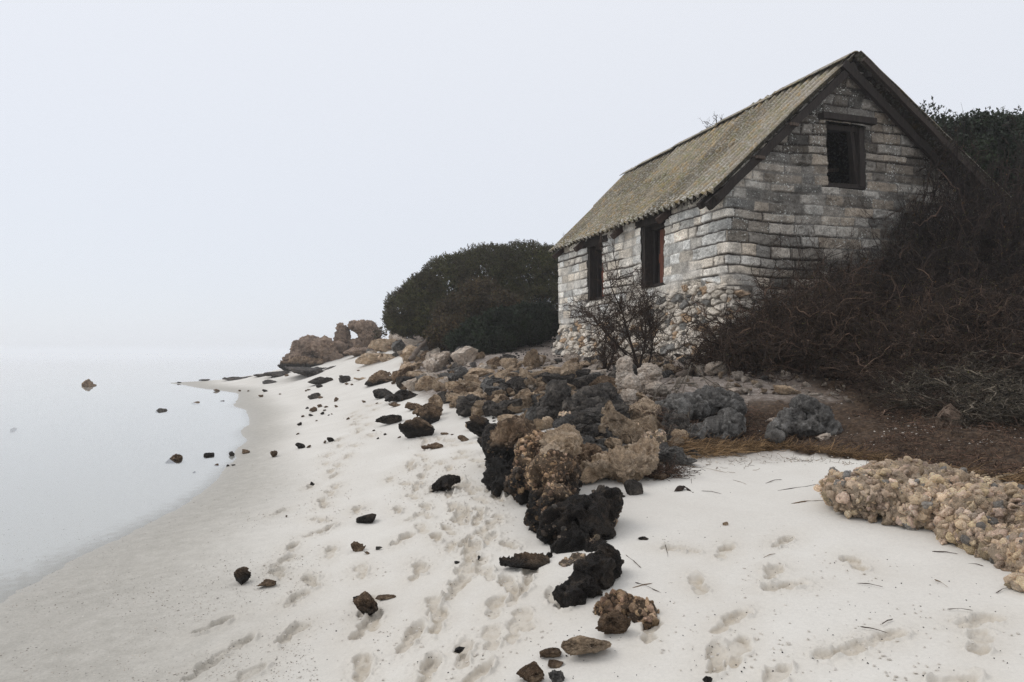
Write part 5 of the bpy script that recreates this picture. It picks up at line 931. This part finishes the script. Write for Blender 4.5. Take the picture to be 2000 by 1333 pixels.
for i, (a, b_) in enumerate(sticks):
    m_ = ((a[0]+b_[0])/2, (a[1]+b_[1])/2-1, .008); wood([(*a, .004), m_, (*b_, .006)], .0024 if i > 2 else .0038, .0014, 'twig', TW[i], 'straw' if i % 3 == 1 else 'twig', 'twig', 5, .8, 12, 'twigs on the right hand sand')
tag(wood([(1318, 962, .01), (1334, 956, .03), (1350, 962, .01)], .012, .008, 'seaweed_clump', 'black dried seaweed clump on sand right of the ledge', 'bark', 'seaweed', 7, 1.6, 30), None)
def strips(P0, ang, L, wd, r, lift=.02, wig=.5, thick=.35):
    n = len(P0); d = np.stack([np.cos(ang), np.sin(ang), r.normal(0, .12, n)], 1); P = grow(P0, d, L, 4, wig, -.03, r); P[..., 2] = np.maximum(P[..., 2], P0[:, None, 2]-.004); return tubes(P, np.full((n, 4), 1)*wd[:, None], 3)
def stuff(name, lab, cat, n, region, L, wd, mat, seed, lift=.015, col=(.5, 1.5), aim=None, wig=.25):
    r = np.random.default_rng(seed); x, y = region(r, n); z = hg(x, y)+r.random(len(x))*lift; ang = r.uniform(0, 2*PI, len(x)) if aim is None else aim(x)+r.normal(0, .55, len(x))
    V, Fq = strips(np.stack([x, y, z], 1), ang, r.uniform(.4, 1.4, len(x))*L, r.uniform(.6, 1.4, len(x))*wd, r, wig=wig); c = np.ones((len(V), 4)); c[:, :3] = np.repeat(r.uniform(*col, len(x)), 12)[:, None]
    return tag(link(name, mesh(name, V, Fq, M[mat], c)), lab, cat, None, 'stuff')
def band(off, spr, x0=1.55, x1=7.5, gap=0):
    def f(r, n):
        x = r.uniform(x0, x1, n); y = debris_y(x)+.16*fbm2(x*2.5, x*0+1.5, 21, 3)+off+spr*r.normal(0, 1, n)*(.6+.5*vn2(x*1.6, x*0, 77)); return x, y
    return f
stuff('straw_line', 'line of golden brown dry straw between white sand and dark litter', 'straw', 12000, band(.12, .13), .15, .0019, 'straw', 1, .06, (.3, 2.4), lambda x: np.full(len(x), -.12))
stuff('straw_wisps', 'thin scattered straw wisps on the sand below the straw line', 'straw', 700, band(-.25, .28), .07, .0014, 'straw', 2, .008, (.3, 1.4), wig=.5)
stuff('dark_litter', 'dark brown plant litter covering the bank below the brambles', 'litter', 15000, lambda r, n: (lambda x: (x, debris_y(x)+.15+r.random(n)**1.2*np.where(x < 3.8, 1.9, 3.2)))(r.uniform(1.9, 9, n)), .09, .0024, 'litter', 3, .035, (.4, 5.0), wig=.5)
stuff('seaweed_tuft', 'brown seaweed tuft under the right end of the scooped tan boulder', 'seaweed', 900, lambda r, n: (XZ(1290, 5.95)+.13*r.normal(0, 1, n), 6.0+.07*r.normal(0, 1, n)), .09, .0018, 'litter', 4, .07, (.6, 2.5), wig=.5)
stuff('root_litter', 'dry roots and stalks hanging around the dark rounded rock', 'litter', 1600, lambda r, n: (XZ(1290, 7.8)+.3*r.normal(0, 1, n), 7.8+.25*r.normal(0, 1, n)), .16, .0022, 'litter', 5, .12, (1, 3.5), wig=.4)
def chips(name, lab, n, region, s0, s1, mat, seed, col=(.5, 1.3)):
    r = np.random.default_rng(seed); x, y = region(r, n); n = len(x); V, Fc = ico(1); s = r.uniform(s0, s1, n)*r.uniform(.5, 1, n); z = hg(x, y)
    Q = V[None]*(s[:, None]*np.ones(3)*np.stack([np.ones(n), r.uniform(.5, 1, n), r.uniform(.35, .8, n)], 1))[:, None, :]; Q = Q*(1+.25*r.normal(0, 1, (n, len(V), 1))); a = r.uniform(0, 6.28, n); ca, sa = np.cos(a)[:, None], np.sin(a)[:, None]
    Q = np.stack([Q[..., 0]*ca-Q[..., 1]*sa, Q[..., 0]*sa+Q[..., 1]*ca, Q[..., 2]], 2)+np.stack([x, y, z+s*.2], 1)[:, None, :]; Fq = (Fc[None]+(np.arange(n)*len(V))[:, None, None]).reshape(-1, 3)
    c = np.ones((n*len(V), 4)); c[:, :3] = np.repeat(r.uniform(*col, n), len(V))[:, None]; return tag(link(name, mesh(name, Q.reshape(-1, 3), Fq, M[mat], c, False)), lab, name.replace('_', ' '), None, 'stuff')
def pxreg(x0, x1, y0, y1, pw=1.0):
    def f(r, n):
        px = r.uniform(x0, x1, n); py = y0+(y1-y0)*r.random(n)**pw; Y = np.clip(F*(EYE-.6)/(py-HZ), 1, 40)
        for _ in range(6): Y = np.clip(F*(EYE-hg(XZ(px, Y), Y))/(py-HZ), 1, 60)
        return XZ(px, Y), Y
    return f
chips('shell_bits', 'tiny white shell bits scattered over the dark litter bank', 2200, pxreg(1380, 2000, 735, 905), .004, .016, 'shell', 11, (.7, 1.2))
chips('rubble_bits', 'small crumbs of stone between the rocks of the pile', 2200, pxreg(960, 1420, 700, 840), .015, .05, 'tan', 12, (.3, 1.5))
chips('path_gravel', 'grey shell gravel on the path beside the house', 3500, pxreg(890, 1075, 672, 730), .02, .05, 'pale', 13, (.35, 1.1))
chips('beach_grit', 'coarse shell grit along the wet waterline sand', 5200, pxreg(0, 620, 880, 1333, .8), .002, .0055, 'shell', 14, (.35, 1.1))
chips('sand_crumbs', 'crumbs of sand and tiny dark chips on the open beach', 600, pxreg(500, 2000, 800, 1333), .002, .005, 'brown', 15, (.4, 1.6))

def near_foot(r, n):
    k = r.integers(0, len(foot), n); f_ = np.array(foot)[k]; q = r.uniform(0, 6.28, n); d = .09+.13*np.abs(r.normal(0, 1, n)); return f_[:, 0]+np.cos(q)*d, f_[:, 1]+np.sin(q)*d*1.2
M['clod'] = simple('sand_clod', (.70, .66, .60), (.56, .51, .44), 30)
chips('sand_clods', 'crumbled clods of sand kicked up around the footprints', 3600, near_foot, .002, .010, 'clod', 17, (.85, 1.05))
# ================================================================== MIST
b = MB(); b.box(-100, 1380, 2.9, 3600, 2820, 13.2); t = NT('mist'); t.t.nodes.remove(t.b)
vp = t.n('ShaderNodeVolumePrincipled'); vp.inputs['Color'].default_value = (.985, .99, 1, 1); vp.inputs['Density'].default_value = FOG; vp.inputs['Anisotropy'].default_value = .35
t.l(vp.outputs[0], t.t.nodes['Material Output'].inputs['Volume']); hz = b.build('haze', t.m); tag(hz, kind='stuff', label='pale sea mist lying over the water and beach', cat='haze')
print('tris', sum(len(o.data.polygons) for o in bpy.data.objects if o.type == 'MESH'), 'objects', len(bpy.data.objects))
